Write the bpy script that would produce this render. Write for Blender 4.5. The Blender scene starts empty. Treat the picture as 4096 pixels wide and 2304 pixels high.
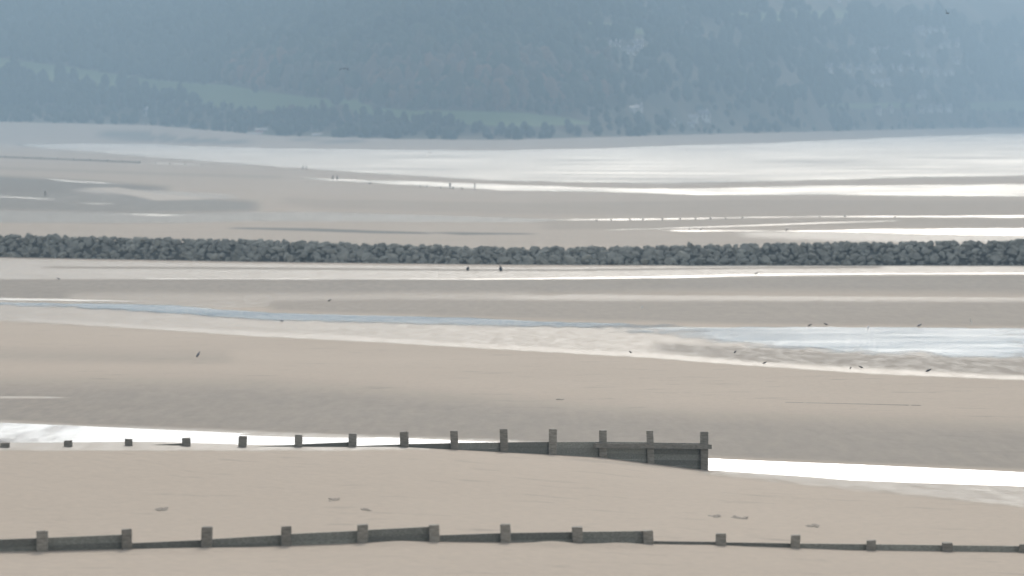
import bpy, bmesh, math, random
import numpy as np
from mathutils import Vector, Matrix

random.seed(7)
RNG = np.random.default_rng(11)
scene = bpy.context.scene
COL = scene.collection

# ------------------------------------------------------------------ camera, sky, sun, exposure
CAM_H = 17.5
FOC = 20480.0                    # focal length in photograph pixels (4096 wide)
HORIZON = 480.0
PITCH = math.atan((1152 - HORIZON) / FOC)

cam_data = bpy.data.cameras.new("camera")
cam_data.lens = 180.0
cam_data.sensor_width = 36.0
cam_data.clip_start = 1.0
cam_data.clip_end = 30000.0
cam = bpy.data.objects.new("camera", cam_data)
COL.objects.link(cam)
cam.location = (0, 0, CAM_H)
cam.rotation_euler = (math.pi / 2 - PITCH, 0, 0)
scene.camera = cam
cam_data.dof.use_dof = True              # telescope focused on the middle groyne
cam_data.dof.focus_distance = 235.0
cam_data.dof.aperture_fstop = 1.25

SUN_EL, SUN_AZ = 24.0, 4.0       # ahead of the camera, a little to the right
world = bpy.data.worlds.new("World")
scene.world = world
world.use_nodes = True
wn = world.node_tree
sky = wn.nodes.new('ShaderNodeTexSky')
sky.sky_type = 'NISHITA'
sky.sun_disc = False
sky.sun_elevation = math.radians(SUN_EL)
sky.sun_rotation = math.radians(SUN_AZ)
sky.air_density = 1.0
sky.dust_density = 1.6
sky.ozone_density = 1.5
veil = wn.nodes.new('ShaderNodeHueSaturation')      # thin high cloud whitens the whole sky
veil.inputs['Saturation'].default_value = .22
wn.links.new(sky.outputs[0], veil.inputs['Color'])
wn.links.new(veil.outputs[0], wn.nodes['Background'].inputs[0])
wn.nodes['Background'].inputs[1].default_value = 0.12

sun_data = bpy.data.lights.new("sun", 'SUN')
sun_data.energy = 1.5
sun_data.angle = math.radians(10)
sun_data.color = (1.0, 0.91, 0.79)
sun = bpy.data.objects.new("sun", sun_data)
COL.objects.link(sun)
sd = Vector((math.sin(math.radians(SUN_AZ)) * math.cos(math.radians(SUN_EL)),
             math.cos(math.radians(SUN_AZ)) * math.cos(math.radians(SUN_EL)),
             math.sin(math.radians(SUN_EL))))
sun.rotation_euler = sd.to_track_quat('Z', 'Y').to_euler()

vs = scene.view_settings
vs.view_transform = 'Standard'
vs.look = 'None'
vs.gamma = 1.0
vs.exposure = 0.62
vs.use_curve_mapping = False
scene.render.engine = 'CYCLES'
scene.cycles.use_denoising = True
scene.cycles.max_bounces = 6
scene.cycles.volume_bounces = 1
scene.cycles.sample_clamp_indirect = 6.0

# ------------------------------------------------------------------ helpers
def tag(o, label=None, cat=None, group=None, kind=None):
    if label: o['label'] = label
    if cat: o['category'] = cat
    if group: o['group'] = group
    if kind: o['kind'] = kind
    return o

def link(name, mesh, mat=None, parent=None, loc=(0, 0, 0)):
    o = bpy.data.objects.new(name, mesh)
    COL.objects.link(o)
    o.location = loc
    if mat is not None:
        mesh.materials.append(mat)
    if parent is not None:
        o.parent = parent
    return o

def from_bm(name, bm, mat=None, parent=None, loc=(0, 0, 0), smooth=False):
    me = bpy.data.meshes.new(name)
    bm.normal_update()
    bm.to_mesh(me)
    bm.free()
    if smooth:
        me.polygons.foreach_set('use_smooth', [True] * len(me.polygons))
    return link(name, me, mat, parent, loc)

def empty(name, loc, rz=0.0):
    o = bpy.data.objects.new(name, None)
    COL.objects.link(o)
    o.location = loc
    o.rotation_euler = (0, 0, rz)
    o.empty_display_size = 0.5
    return o

def copy_tree(o, parent=None):
    c = o.copy()
    COL.objects.link(c)
    c.parent = parent
    for ch in list(o.children):
        copy_tree(ch, c)
    return c

def add_box(bm, a, b, bevel=0.0):
    r = bmesh.ops.create_cube(bm, size=1.0)
    vsx = r['verts']
    for v in vsx:
        v.co = Vector([a[i] + (v.co[i] + .5) * (b[i] - a[i]) for i in range(3)])
    if bevel:
        es = list({e for v in vsx for e in v.link_edges})
        bmesh.ops.bevel(bm, geom=es, offset=bevel, segments=1, affect='EDGES')
    return vsx

def grid_mesh(name, P, attrs=None, smooth=True):
    """P: (rows, cols, 3) array -> quad grid mesh."""
    R, Cn = P.shape[:2]
    me = bpy.data.meshes.new(name)
    idx = np.arange(R * Cn).reshape(R, Cn)
    q = np.stack([idx[:-1, :-1], idx[:-1, 1:], idx[1:, 1:], idx[1:, :-1]], -1).reshape(-1, 4)
    me.vertices.add(R * Cn)
    me.vertices.foreach_set('co', P.reshape(-1).astype(np.float32))
    me.loops.add(q.size)
    me.loops.foreach_set('vertex_index', q.reshape(-1).astype(np.int32))
    me.polygons.add(len(q))
    me.polygons.foreach_set('loop_start', (np.arange(len(q)) * 4).astype(np.int32))
    me.polygons.foreach_set('loop_total', np.full(len(q), 4, np.int32))
    me.update(calc_edges=True)
    if smooth:
        me.polygons.foreach_set('use_smooth', np.ones(len(q), dtype=bool))
    for k, v in (attrs or {}).items():
        at = me.attributes.new(k, 'FLOAT', 'POINT')
        at.data.foreach_set('value', v.reshape(-1).astype(np.float32))
    me.validate()
    return me

def sstep(a, b, x):
    t = np.clip((x - a) / (b - a), 0, 1)
    return t * t * (3 - 2 * t)

def vnoise(x, y, seed=0):
    """cheap smooth value noise for terrain, vectorised."""
    xi = np.floor(x).astype(np.int64); yi = np.floor(y).astype(np.int64)
    fx = x - xi; fy = y - yi
    fx = fx * fx * (3 - 2 * fx); fy = fy * fy * (3 - 2 * fy)
    def h(a, b):
        n = (a * 374761393 + b * 668265263 + seed * 974711) & 0x7fffffff
        n = ((n ^ (n >> 13)) * 1274126177) & 0x7fffffff
        return ((n ^ (n >> 16)) & 0xffff) / 65535.0
    return ((h(xi, yi) * (1 - fx) + h(xi + 1, yi) * fx) * (1 - fy)
            + (h(xi, yi + 1) * (1 - fx) + h(xi + 1, yi + 1) * fx) * fy)

# ------------------------------------------------------------------ materials
def mat_new(name):
    m = bpy.data.materials.new(name)
    m.use_nodes = True
    nt = m.node_tree
    return m, nt, nt.nodes['Principled BSDF']

def noise_mat(name, c1, c2, scale=4.0, rough=.85, bump=.0, stretch=(1, 1, 1), rnd=0.0, detail=5, spec=.3, coord='Object'):
    m, nt, p = mat_new(name)
    tc = nt.nodes.new('ShaderNodeTexCoord')
    mp = nt.nodes.new('ShaderNodeMapping')
    mp.inputs['Scale'].default_value = stretch
    nz = nt.nodes.new('ShaderNodeTexNoise')
    nz.inputs['Scale'].default_value = scale
    nz.inputs['Detail'].default_value = detail
    rp = nt.nodes.new('ShaderNodeValToRGB')
    rp.color_ramp.elements[0].position = .32
    rp.color_ramp.elements[1].position = .68
    rp.color_ramp.elements[0].color = (*c1, 1)
    rp.color_ramp.elements[1].color = (*c2, 1)
    nt.links.new(tc.outputs[coord], mp.inputs[0])
    nt.links.new(mp.outputs[0], nz.inputs['Vector'])
    nt.links.new(nz.outputs[0], rp.inputs[0])
    last = rp.outputs[0]
    if rnd:
        oi = nt.nodes.new('ShaderNodeObjectInfo')
        hs = nt.nodes.new('ShaderNodeHueSaturation')
        mr = nt.nodes.new('ShaderNodeMapRange')
        mr.inputs['To Min'].default_value = 1 - rnd
        mr.inputs['To Max'].default_value = 1 + rnd
        nt.links.new(oi.outputs['Random'], mr.inputs['Value'])
        nt.links.new(mr.outputs[0], hs.inputs['Value'])
        nt.links.new(last, hs.inputs['Color'])
        last = hs.outputs[0]
    nt.links.new(last, p.inputs['Base Color'])
    p.inputs['Roughness'].default_value = rough
    p.inputs['Specular IOR Level'].default_value = spec
    if bump:
        b = nt.nodes.new('ShaderNodeBump')
        b.inputs['Strength'].default_value = bump
        b.inputs['Distance'].default_value = .1
        nt.links.new(nz.outputs[0], b.inputs['Height'])
        nt.links.new(b.outputs[0], p.inputs['Normal'])
    return m

def sand_material():
    m, nt, p = mat_new("beach_sand")
    N = nt.nodes.new; L = nt.links.new
    tc = N('ShaderNodeTexCoord')
    wet = N('ShaderNodeAttribute'); wet.attribute_name = 'wet'
    film = N('ShaderNodeAttribute'); film.attribute_name = 'film'
    def noise(scale, detail, stretch=(1, 1, 1)):
        mp = N('ShaderNodeMapping'); mp.inputs['Scale'].default_value = stretch
        n = N('ShaderNodeTexNoise'); n.inputs['Scale'].default_value = scale; n.inputs['Detail'].default_value = detail
        n.inputs['Roughness'].default_value = .6
        L(tc.outputs['Object'], mp.inputs[0]); L(mp.outputs[0], n.inputs['Vector'])
        return n
    n_big = noise(.05, 6)
    n_mid = noise(.55, 6, (.6, 1, 1))
    n_small = noise(3.0, 5)
    n_patch = noise(1.5, 7, (1.0, .13, 1))
    def math_(op, a, b=None, clamp=False):
        n = N('ShaderNodeMath'); n.operation = op; n.use_clamp = clamp
        for i, v in enumerate((a, b)):
            if v is None: continue
            if isinstance(v, (int, float)): n.inputs[i].default_value = v
            else: L(v, n.inputs[i])
        return n.outputs[0]
    def mixc(f, a, b):
        n = N('ShaderNodeMix'); n.data_type = 'RGBA'
        if isinstance(f, (int, float)): n.inputs[0].default_value = f
        else: L(f, n.inputs[0])
        for i, v in ((6, a), (7, b)):
            if isinstance(v, tuple): n.inputs[i].default_value = (*v, 1)
            else: L(v, n.inputs[i])
        return n.outputs[2]
    dry = mixc(math_('MULTIPLY_ADD', n_big.outputs[0], 1.0), (.52, .437, .352), (.62, .525, .427))
    # darker weed and shell flecks lying on the sand
    fle = N('ShaderNodeMapRange'); fle.inputs['From Min'].default_value = .60; fle.inputs['From Max'].default_value = .74
    L(n_mid.outputs[0], fle.inputs['Value'])
    dry = mixc(math_('MULTIPLY', fle.outputs[0], .55), dry, (.27, .235, .20))
    fine = N('ShaderNodeMapRange'); fine.inputs['From Min'].default_value = .3; fine.inputs['From Max'].default_value = .7
    fine.inputs['To Min'].default_value = .0; fine.inputs['To Max'].default_value = .30
    L(n_small.outputs[0], fine.inputs['Value'])
    dry = mixc(fine.outputs[0], dry, (.33, .29, .25))
    damp = mixc(n_big.outputs[0], (.195, .18, .158), (.24, .22, .195))
    wn_ = math_('ADD', wet.outputs['Fac'], math_('MULTIPLY', math_('SUBTRACT', n_patch.outputs[0], .5), math_('MULTIPLY', wet.outputs['Fac'], .7)), True)
    colr = mixc(wn_, dry, damp)
    colr = mixc(math_('SUBTRACT', wet.outputs['Fac'], 1.0, True), colr, (.085, .105, .105))
    L(colr, p.inputs['Base Color'])
    p.inputs['Specular IOR Level'].default_value = .06
    rr = N('ShaderNodeMapRange'); rr.inputs['To Min'].default_value = .92; rr.inputs['To Max'].default_value = .85
    L(wn_, rr.inputs['Value']); L(rr.outputs[0], p.inputs['Roughness'])
    bp = N('ShaderNodeBump'); bp.inputs['Strength'].default_value = .7; bp.inputs['Distance'].default_value = .06
    L(n_small.outputs[0], bp.inputs['Height']); L(bp.outputs[0], p.inputs['Normal'])
    # thin film of water left by the tide
    fw = N('ShaderNodeBsdfPrincipled')
    fw.inputs['Base Color'].default_value = (.17, .19, .20, 1)
    fw.inputs['Roughness'].default_value = .55
    fw.inputs['IOR'].default_value = 1.33
    b2 = N('ShaderNodeBump'); b2.inputs['Strength'].default_value = .25; b2.inputs['Distance'].default_value = .05
    L(n_mid.outputs[0], b2.inputs['Height']); L(b2.outputs[0], fw.inputs['Normal'])
    th = math_('ADD', math_('MULTIPLY', film.outputs['Fac'], 1.45), math_('MULTIPLY_ADD', n_patch.outputs[0], 2.3))
    ff = N('ShaderNodeMapRange'); ff.inputs['From Min'].default_value = 1.25; ff.inputs['From Max'].default_value = 2.70
    L(th, ff.inputs['Value'])
    gate = math_('MULTIPLY', ff.outputs[0], math_('MULTIPLY', film.outputs['Fac'], 6.0, True), True)
    gate = math_('MULTIPLY', gate, .44)
    mx = N('ShaderNodeMixShader')
    L(gate, mx.inputs[0]); L(p.outputs[0], mx.inputs[1]); L(fw.outputs[0], mx.inputs[2])
    L(mx.outputs[0], nt.nodes['Material Output'].inputs[0])
    for n in nt.nodes:                       # MULTIPLY_ADD helpers used as plain scale
        if n.type == 'MATH' and n.operation == 'MULTIPLY_ADD':
            n.inputs[2].default_value = 0.0
            if not n.inputs[1].is_linked and n.inputs[1].default_value == 0.5:
                n.inputs[1].default_value = 1.0
    return m

def water_material(name, rough, bump, scale, tint=(.035, .045, .05), stretch=(1, 1, 1)):
    m, nt, p = mat_new(name)
    N = nt.nodes.new; L = nt.links.new
    p.inputs['Base Color'].default_value = (*tint, 1)
    p.inputs['Roughness'].default_value = rough
    p.inputs['IOR'].default_value = 1.33
    tc = N('ShaderNodeTexCoord'); mp = N('ShaderNodeMapping'); mp.inputs['Scale'].default_value = stretch
    n = N('ShaderNodeTexNoise'); n.inputs['Scale'].default_value = scale; n.inputs['Detail'].default_value = 6
    L(tc.outputs['Object'], mp.inputs[0]); L(mp.outputs[0], n.inputs['Vector'])
    ed = N('ShaderNodeAttribute'); ed.attribute_name = 'depth'
    ne = N('ShaderNodeTexNoise'); ne.inputs['Scale'].default_value = .9; ne.inputs['Detail'].default_value = 6
    me_ = N('ShaderNodeMapping'); me_.inputs['Scale'].default_value = (.7, .11, 1)
    L(tc.outputs['Object'], me_.inputs[0]); L(me_.outputs[0], ne.inputs['Vector'])
    ad = N('ShaderNodeMath'); ad.operation = 'MULTIPLY_ADD'; ad.inputs[1].default_value = 1.5; ad.inputs[2].default_value = -.75
    L(ne.outputs[0], ad.inputs[0])
    sm = N('ShaderNodeMath'); sm.operation = 'ADD'
    L(ad.outputs[0], sm.inputs[0]); L(ed.outputs['Fac'], sm.inputs[1])
    sf = N('ShaderNodeMapRange'); sf.interpolation_type = 'SMOOTHSTEP'; sf.inputs['From Min'].default_value = .05; sf.inputs['From Max'].default_value = .95
    L(sm.outputs[0], sf.inputs['Value'])
    tr = N('ShaderNodeBsdfTransparent'); mxs = N('ShaderNodeMixShader')
    L(sf.outputs[0], mxs.inputs[0]); L(tr.outputs[0], mxs.inputs[1]); L(p.outputs[0], mxs.inputs[2])
    L(mxs.outputs[0], nt.nodes['Material Output'].inputs[0])
    b = N('ShaderNodeBump'); b.inputs['Strength'].default_value = bump; b.inputs['Distance'].default_value = .3
    L(n.outputs[0], b.inputs['Height']); L(b.outputs[0], p.inputs['Normal'])
    n2 = N('ShaderNodeTexNoise'); n2.inputs['Scale'].default_value = scale * .12; n2.inputs['Detail'].default_value = 5
    L(mp.outputs[0], n2.inputs['Vector'])
    mr = N('ShaderNodeMapRange'); mr.inputs['From Min'].default_value = .35; mr.inputs['From Max'].default_value = .65
    mr.inputs['To Min'].default_value = rough * .88; mr.inputs['To Max'].default_value = rough * 1.12
    L(n2.outputs[0], mr.inputs['Value']); L(mr.outputs[0], p.inputs['Roughness'])
    return m

M = {}
M['sand'] = sand_material()
M['channel'] = water_material("rippled_estuary_water", .65, .35, .25, stretch=(.4, 1, 1))
M['tidal'] = water_material("rippled_tidal_water", .60, .30, .3)
M['pool'] = water_material("still_pool_water", .125, .03, .8)
M['streak'] = water_material("shallow_streak_water", .52, .06, .5)
M["scour"] = water_material("bright_scour_pool_water", .22, .05, .5)
M['blue'] = water_material("calm_runnel_water", .105, .012, .6)
M['wood'] = noise_mat("weathered_dark_timber", (.21, .195, .165), (.34, .315, .27), 5, .8, .3, (1, 1, 4), rnd=.18)
M['plank'] = noise_mat("wet_groyne_plank", (.19, .19, .165), (.30, .30, .26), 4, .75, .3, (1, 6, 6), rnd=.30)
M['rock'] = noise_mat("breakwater_rock", (.215, .215, .19), (.38, .375, .33), 1.1, .95, .3, rnd=.20)
M['rubble'] = noise_mat("dark_rubble", (.09, .092, .082), (.15, .15, .135), 1.0, .95, .6)
M['bark'] = noise_mat("tree_bark", (.05, .045, .04), (.10, .085, .07), 2, .9)
M['bird_dark'] = noise_mat("dark_plumage", (.022, .022, .026), (.05, .048, .05), 14, .8)
M['bird_grey'] = noise_mat("grey_plumage", (.22, .22, .24), (.32, .32, .34), 14, .8)
M['bird_white'] = noise_mat("white_plumage", (.70, .70, .68), (.80, .80, .79), 14, .8)
M['beak'] = noise_mat("horn_beak", (.30, .22, .06), (.38, .28, .08), 20, .5)
M['cloth_dark'] = noise_mat("dark_coat", (.022, .024, .034), (.045, .045, .06), 9, .9)
M['cloth_blue'] = noise_mat("navy_trousers", (.03, .032, .042), (.05, .052, .06), 9, .9)
M['skin'] = noise_mat("skin", (.42, .28, .21), (.48, .33, .25), 12, .6)
M['hair'] = noise_mat("brown_hair", (.04, .03, .02), (.07, .05, .035), 20, .8)
M['fur'] = noise_mat("dark_fur", (.03, .028, .025), (.07, .06, .05), 16, .9)
M['render_wall'] = noise_mat("white_rendered_wall", (.72, .72, .69), (.82, .81, .78), .6, .8, rnd=.08)
M['slate'] = noise_mat("grey_slate_roof", (.20, .21, .23), (.30, .30, .32), .8, .55, rnd=.2)
M['glass'] = noise_mat("dark_window_glass", (.02, .025, .03), (.04, .045, .05), 1, .1, spec=.6)
M['metal_white'] = noise_mat("white_metal_roof", (.30, .31, .31), (.38, .39, .39), .5, .7)
M['redpaint'] = noise_mat("red_painted_board", (.35, .05, .04), (.42, .07, .05), 1, .6)
M['rubber'] = noise_mat("black_rubber", (.02, .02, .02), (.035, .035, .035), 8, .8)
M['carpaint'] = noise_mat("silver_car_paint", (.55, .56, .58), (.65, .66, .68), 2, .18, spec=.7)
M['weed'] = noise_mat("dark_seaweed", (.25, .215, .175), (.32, .28, .23), 3, .9, .3)

# ------------------------------------------------------------------ lines of sight (survey of the photograph)
CA, SA = math.cos(PITCH), math.sin(PITCH)

def ray(px, py):
    """image point -> (x per metre of depth, rise per metre of depth)"""
    xc = (np.asarray(px, float) - 2048) / FOC
    yc = (1152 - np.asarray(py, float)) / FOC
    k = CA + yc * SA
    return xc / k, (-SA + yc * CA) / k

def at(px, py, Y):
    a, s = ray(px, py)
    return Vector((float(a) * Y, Y, CAM_H + float(s) * Y))

def bearing(X, Y):
    return X / np.maximum(Y, 130.0) * FOC + 2048

def row_of(Z, Y):
    return HORIZON + (CAM_H - Z) / Y * FOC

U = np.array([-2500., 0, 600, 1000, 1600, 2000, 2400, 2836, 3400, 4096, 6500])
def lin(u, vals):
    return np.interp(u, U, np.asarray(vals, float))

def curve(u, pts):
    p = np.asarray(pts, float)
    return np.interp(u, p[:, 0], p[:, 1])

def Y_bank(u):
    return curve(u, [(-2500, 3900), (0, 3760), (600, 3760), (820, 3420), (1100, 3230), (2000, 2980), (2428, 3200), (2770, 3600),
                     (3100, 3960), (3510, 5000), (4020, 6500), (6500, 7200)])
def Y_hill(u):
    return curve(u, [(-2500, 4500), (0, 4300), (600, 4250), (1100, 3760), (1600, 3520), (2000, 3480), (2428, 3720), (2770, 4100),
                     (3100, 4480), (3510, 5500), (4020, 6950), (6500, 7700)])
def Z_hill(u):
    yb = curve(u, [(-2500, 470), (0, 486), (600, 500), (1100, 543), (1600, 556), (2000, 560), (2428, 548), (2770, 538),
                   (3100, 530), (3510, 520), (4020, 508), (6500, 490)])
    return CAM_H - (yb - HORIZON) / FOC * Y_hill(u)

def knots(u):
    one = np.ones_like(u)
    K = []
    K.append((-320 * one, 6.9 * one))
    K.append((40 * one, 6.8 * one))
    zn = lin(u, [6.1, 5.81, 5.76, 5.70, 5.70, 5.52, 5.36, 5.21, 4.9, 4.66, 4.3])
    yn = lin(u, [134, 138, 139.7, 141, 143, 145, 146.5, 148, 150, 152, 156])
    K.append((yn - 32, zn + .45))
    K.append((yn, zn))
    ym = lin(u, [158, 178, 183.7, 187.5, 193, 197, 200.8, 205, 202, 198, 194])
    zm = lin(u, [7.0, 6.11, 5.82, 5.51, 5.15, 4.71, 4.26, 3.46, 3.30, 3.30, 3.30])
    K.append((ym, zm))
    yf = lin(u, [246, 240, 235, 231.7, 228.5, 225.4, 220.5, 215, 211.5, 206.5, 202])
    K.append((ym + (yf - ym) * .60, lin(u, [3.2, 3.0, 3.0, 2.95, 2.95, 2.95, 2.95, 2.95, 2.95, 2.95, 2.95])))
    K.append((yf, 3.30 * one))
    K.append((288 * one, 3.05 * one))
    K.append((345 * one, 2.35 * one))
    K.append((420 * one, 1.2 * one))
    K.append((500 * one, .62 * one))
    K.append((590 * one, .36 * one))
    K.append((650 * one, .5 * one))
    K.append((760 * one, .8 * one))
    K.append((900 * one, .5 * one))
    K.append((1150 * one, .25 * one))
    K.append((1450 * one, .02 * one))
    yb = Y_bank(u)
    K.append((yb * .9, 0.0 * one))
    K.append((yb + 20, 0.02 * one))
    K.append((Y_hill(u), Z_hill(u)))
    K.append((Y_hill(u) + 900, Z_hill(u) - 6))
    K.append((11000 * one, 0 * one))
    return K

def ground_z(u, Y):
    u = np.asarray(u, float); Y = np.asarray(Y, float)
    K = knots(u)
    ky = [k[0] for k in K]; kz = [k[1] for k in K]
    n = len(K)
    # monotone (limited) tangents
    d = [(kz[i + 1] - kz[i]) / (ky[i + 1] - ky[i]) for i in range(n - 1)]
    mt = [d[0]]
    for i in range(1, n - 1):
        same = d[i - 1] * d[i] > 0
        hm = np.where(same, 2 * d[i - 1] * d[i] / np.where(same, d[i - 1] + d[i], 1), 0)
        mt.append(hm)
    mt.append(d[-1])
    out = kz[0] * np.ones(np.broadcast(u, Y).shape)
    for i in range(n - 1):
        h = ky[i + 1] - ky[i]
        t = (Y - ky[i]) / h
        m_ = (t >= 0) & (t <= 1)
        tt = np.clip(t, 0, 1)
        v = ((2 * tt**3 - 3 * tt**2 + 1) * kz[i] + (tt**3 - 2 * tt**2 + tt) * h * mt[i]
             + (-2 * tt**3 + 3 * tt**2) * kz[i + 1] + (tt**3 - tt**2) * h * mt[i + 1])
        out = np.where(m_, v, out)
    # sand humps scoured against the near groyne
    yn = lin(u, [134, 138, 139.7, 141, 143, 145, 146.5, 148, 150, 152, 156])
    def hump(uc, w, amp, dy=-.9, wy=.8):
        return amp * np.exp(-((u - uc) / w) ** 2) * np.exp(-((Y - yn - dy) / wy) ** 2)
    out = out + hump(2210, 95, .11) + hump(2480, 110, .09) + hump(1590, 120, .07) + hump(760, 320, .05)
    return out

def hit_ground(px, py, lift=0.0, y0=60., y1=9500.):
    px = np.asarray(px, float); py = np.asarray(py, float)
    px, py = np.broadcast_arrays(px, py)
    shp = px.shape
    px = px.reshape(-1); py = py.reshape(-1)
    a, s = ray(px, py)
    Ys = np.exp(np.linspace(math.log(y0), math.log(y1), 500))[None]
    lo = np.empty(len(a)); hi = np.empty(len(a))
    for c0 in range(0, len(a), 1500):
        aa = a[c0:c0 + 1500, None]; ss = s[c0:c0 + 1500, None]
        below = (CAM_H + ss * Ys) < ground_z(aa * FOC + 2048, Ys)
        k = np.where(below.any(1), below.argmax(1), Ys.shape[1] - 1)
        k = np.maximum(k, 1)
        lo[c0:c0 + 1500] = Ys[0, k - 1]; hi[c0:c0 + 1500] = Ys[0, k]
    u = a * FOC + 2048
    for _ in range(18):
        mid = (lo + hi) / 2
        below = (CAM_H + s * mid) < ground_z(u, mid)
        hi = np.where(below, mid, hi); lo = np.where(below, lo, mid)
    Y = hi
    Z = ground_z(u, Y)
    return np.stack([a * Y, Y, Z + lift], -1).reshape(*shp, 3)

def gp(px, py):
    p = hit_ground(np.array([px]), np.array([py]))[0]
    return Vector(p)

# ------------------------------------------------------------------ the beach sheet
BANDS = []   # wet, film, soft_top, soft_bottom, [(u, top, bottom)]
def band(wet, film, st, sb, pts): BANDS.append((wet, film, st, sb, pts))
band(.35, .12, 20, 30, [(-3000, 480, 990), (0, 480, 985), (2000, 540, 985), (4200, 500, 960), (8000, 480, 960)])
band(.42, .10, 6, 6, [(-3000, 470, 560), (0, 480, 575), (700, 500, 580), (1500, 548, 600), (2500, 545, 595), (3500, 515, 555), (4500, 505, 535)])
band(1.7, .0, 3, 8, [(430, 536, 541), (545, 537, 546)])
band(1.7, .0, 3, 8, [(560, 537, 543), (640, 539, 547)])
band(1.5, .0, 4, 8, [(450, 551, 553), (800, 556, 570), (980, 566, 574)])
band(1.5, .0, 4, 8, [(1200, 556, 560), (1330, 559, 566), (1430, 563, 570)])
band(1.3, .0, 20, 40, [(-3000, 700, 880), (0, 712, 770), (300, 728, 776), (500, 742, 768), (640, 752, 760)])
band(1.35, .16, 22, 24, [(-3000, 770, 880), (0, 776, 835), (300, 782, 842), (520, 768, 846), (700, 790, 842), (1000, 812, 838)])
band(.9, .5, 8, 10, [(330, 758, 766), (600, 764, 780), (900, 778, 792)])
band(.55, .0, 5, 8, [(-500, 655, 664), (0, 668, 676), (600, 690, 697), (1100, 704, 712)])
band(1.35, .5, 8, 10, [(-500, 838, 886), (0, 845, 886), (400, 853, 888), (700, 856, 888), (1000, 852, 880), (1300, 852, 882), (1800, 866, 884), (2200, 880, 884)])
band(.5, .45, 5, 6, [(370, 752, 756), (470, 750, 768), (620, 775, 800), (800, 790, 796)])
band(.5, .0, 5, 20, [(1150, 790, 812), (1300, 800, 830), (2100, 812, 850), (3000, 800, 858), (4200, 806, 862)])
band(1.7, .0, 3, 4, [(960, 911, 914), (1250, 914, 923), (1510, 924, 932), (1700, 930, 934)])
band(1.7, .0, 3, 4, [(1760, 930, 932), (1850, 930, 938), (1950, 932, 937), (2100, 934, 936)])
band(.5, .0, 6, 10, [(2200, 884, 916), (2700, 880, 908), (3000, 876, 898), (4200, 874, 905)])
band(.5, .75, 8, 20, [(3000, 932, 940), (3400, 930, 958), (3800, 925, 965), (4400, 920, 965)])
# the wet apron in front of the rocks
band(.5, .80, 8, 3, [(-3000, 1030, 1117), (0, 1036, 1117), (600, 1050, 1117), (1100, 1058, 1118), (2100, 1072, 1118), (2600, 1068, 1117), (3100, 1062, 1106), (3500, 1060, 1100), (4500, 1060, 1094)])
band(.7, .0, 3, 3, [(200, 1066, 1072), (1000, 1070, 1076), (1900, 1078, 1083), (2300, 1078, 1083), (3000, 1070, 1074), (3500, 1066, 1072)])
band(.75, .0, 5, 40, [(-3000, 1119, 1180), (0, 1119, 1178), (900, 1119, 1180), (2000, 1119, 1165), (3000, 1109, 1150), (4500, 1098, 1165)])
band(.80, .0, 4, 6, [(-3000, 1160, 1192), (0, 1166, 1192), (500, 1168, 1192), (680, 1182, 1190)])
band(.45, .35, 30, 10, [(300, 1180, 1215), (800, 1182, 1232), (1400, 1185, 1215), (2100, 1180, 1205)])
band(.4, .55, 10, 10, [(2050, 1190, 1196), (2300, 1180, 1205), (2700, 1186, 1208), (3000, 1187, 1205), (3500, 1190, 1210), (4500, 1195, 1216)])
band(.62, .0, 20, 20, [(1100, 1212, 1235), (1500, 1205, 1250), (2100, 1208, 1268), (3000, 1210, 1290), (4500, 1215, 1305)])
band(.45, .66, 10, 10, [(-3000, 1204, 1278), (0, 1206, 1280), (300, 1222, 1296), (600, 1250, 1313), (1000, 1278, 1340), (1500, 1290, 1364), (2100, 1305, 1398), (2600, 1310, 1427), (3000, 1315, 1458), (3500, 1400, 1492), (4200, 1440, 1522), (8000, 1440, 1600)])
band(.30, .98, 6, 3, [(100, 1275, 1281), (600, 1306, 1315), (1000, 1328, 1342), (1500, 1352, 1367), (2100, 1388, 1402), (2600, 1416, 1430), (3000, 1446, 1461), (3500, 1478, 1494), (4200, 1512, 1524)])
band(.72, .22, 18, 18, [(2650, 1380, 1400), (3000, 1395, 1440), (3500, 1425, 1465), (4200, 1446, 1502), (8000, 1450, 1560)])
band(.35, .0, 60, 30, [(-3000, 1420, 1440), (0, 1415, 1432), (500, 1425, 1440), (900, 1430, 1440)])
band(1.35, .0, 4, 3, [(2750, 1050, 1064), (3000, 1040, 1064), (3600, 1036, 1062), (4500, 1030, 1066)])
# damp sand falling to the pool behind the groyne
band(.72, .0, 90, 16, [(-3000, 1545, 1700), (0, 1560, 1680), (500, 1560, 1706), (1000, 1565, 1732), (1700, 1610, 1762), (2300, 1660, 1795), (2836, 1690, 1822), (3400, 1715, 1846), (4500, 1750, 1890)])
band(.2, .75, 3, 3, [(-200, 1587, 1593), (120, 1587, 1593), (235, 1590, 1592)])
band(.45, .85, 14, 10, [(-3000, 1660, 1800), (0, 1690, 1800), (300, 1706, 1800), (700, 1718, 1800), (1300, 1742, 1800), (2000, 1766, 1790), (2400, 1790, 1800)])
band(.65, .50, 4, 20, [(2836, 1883, 1892), (3000, 1892, 1908), (3300, 1914, 1940), (3700, 1935, 1980), (4200, 1956, 2032), (8000, 2000, 2300)])
band(.30, .0, 6, 6, [(2300, 1835, 1842), (2836, 1884, 1888)])  # narrow, slightly darker strip along the foot of the middle groyne's outer end

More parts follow.
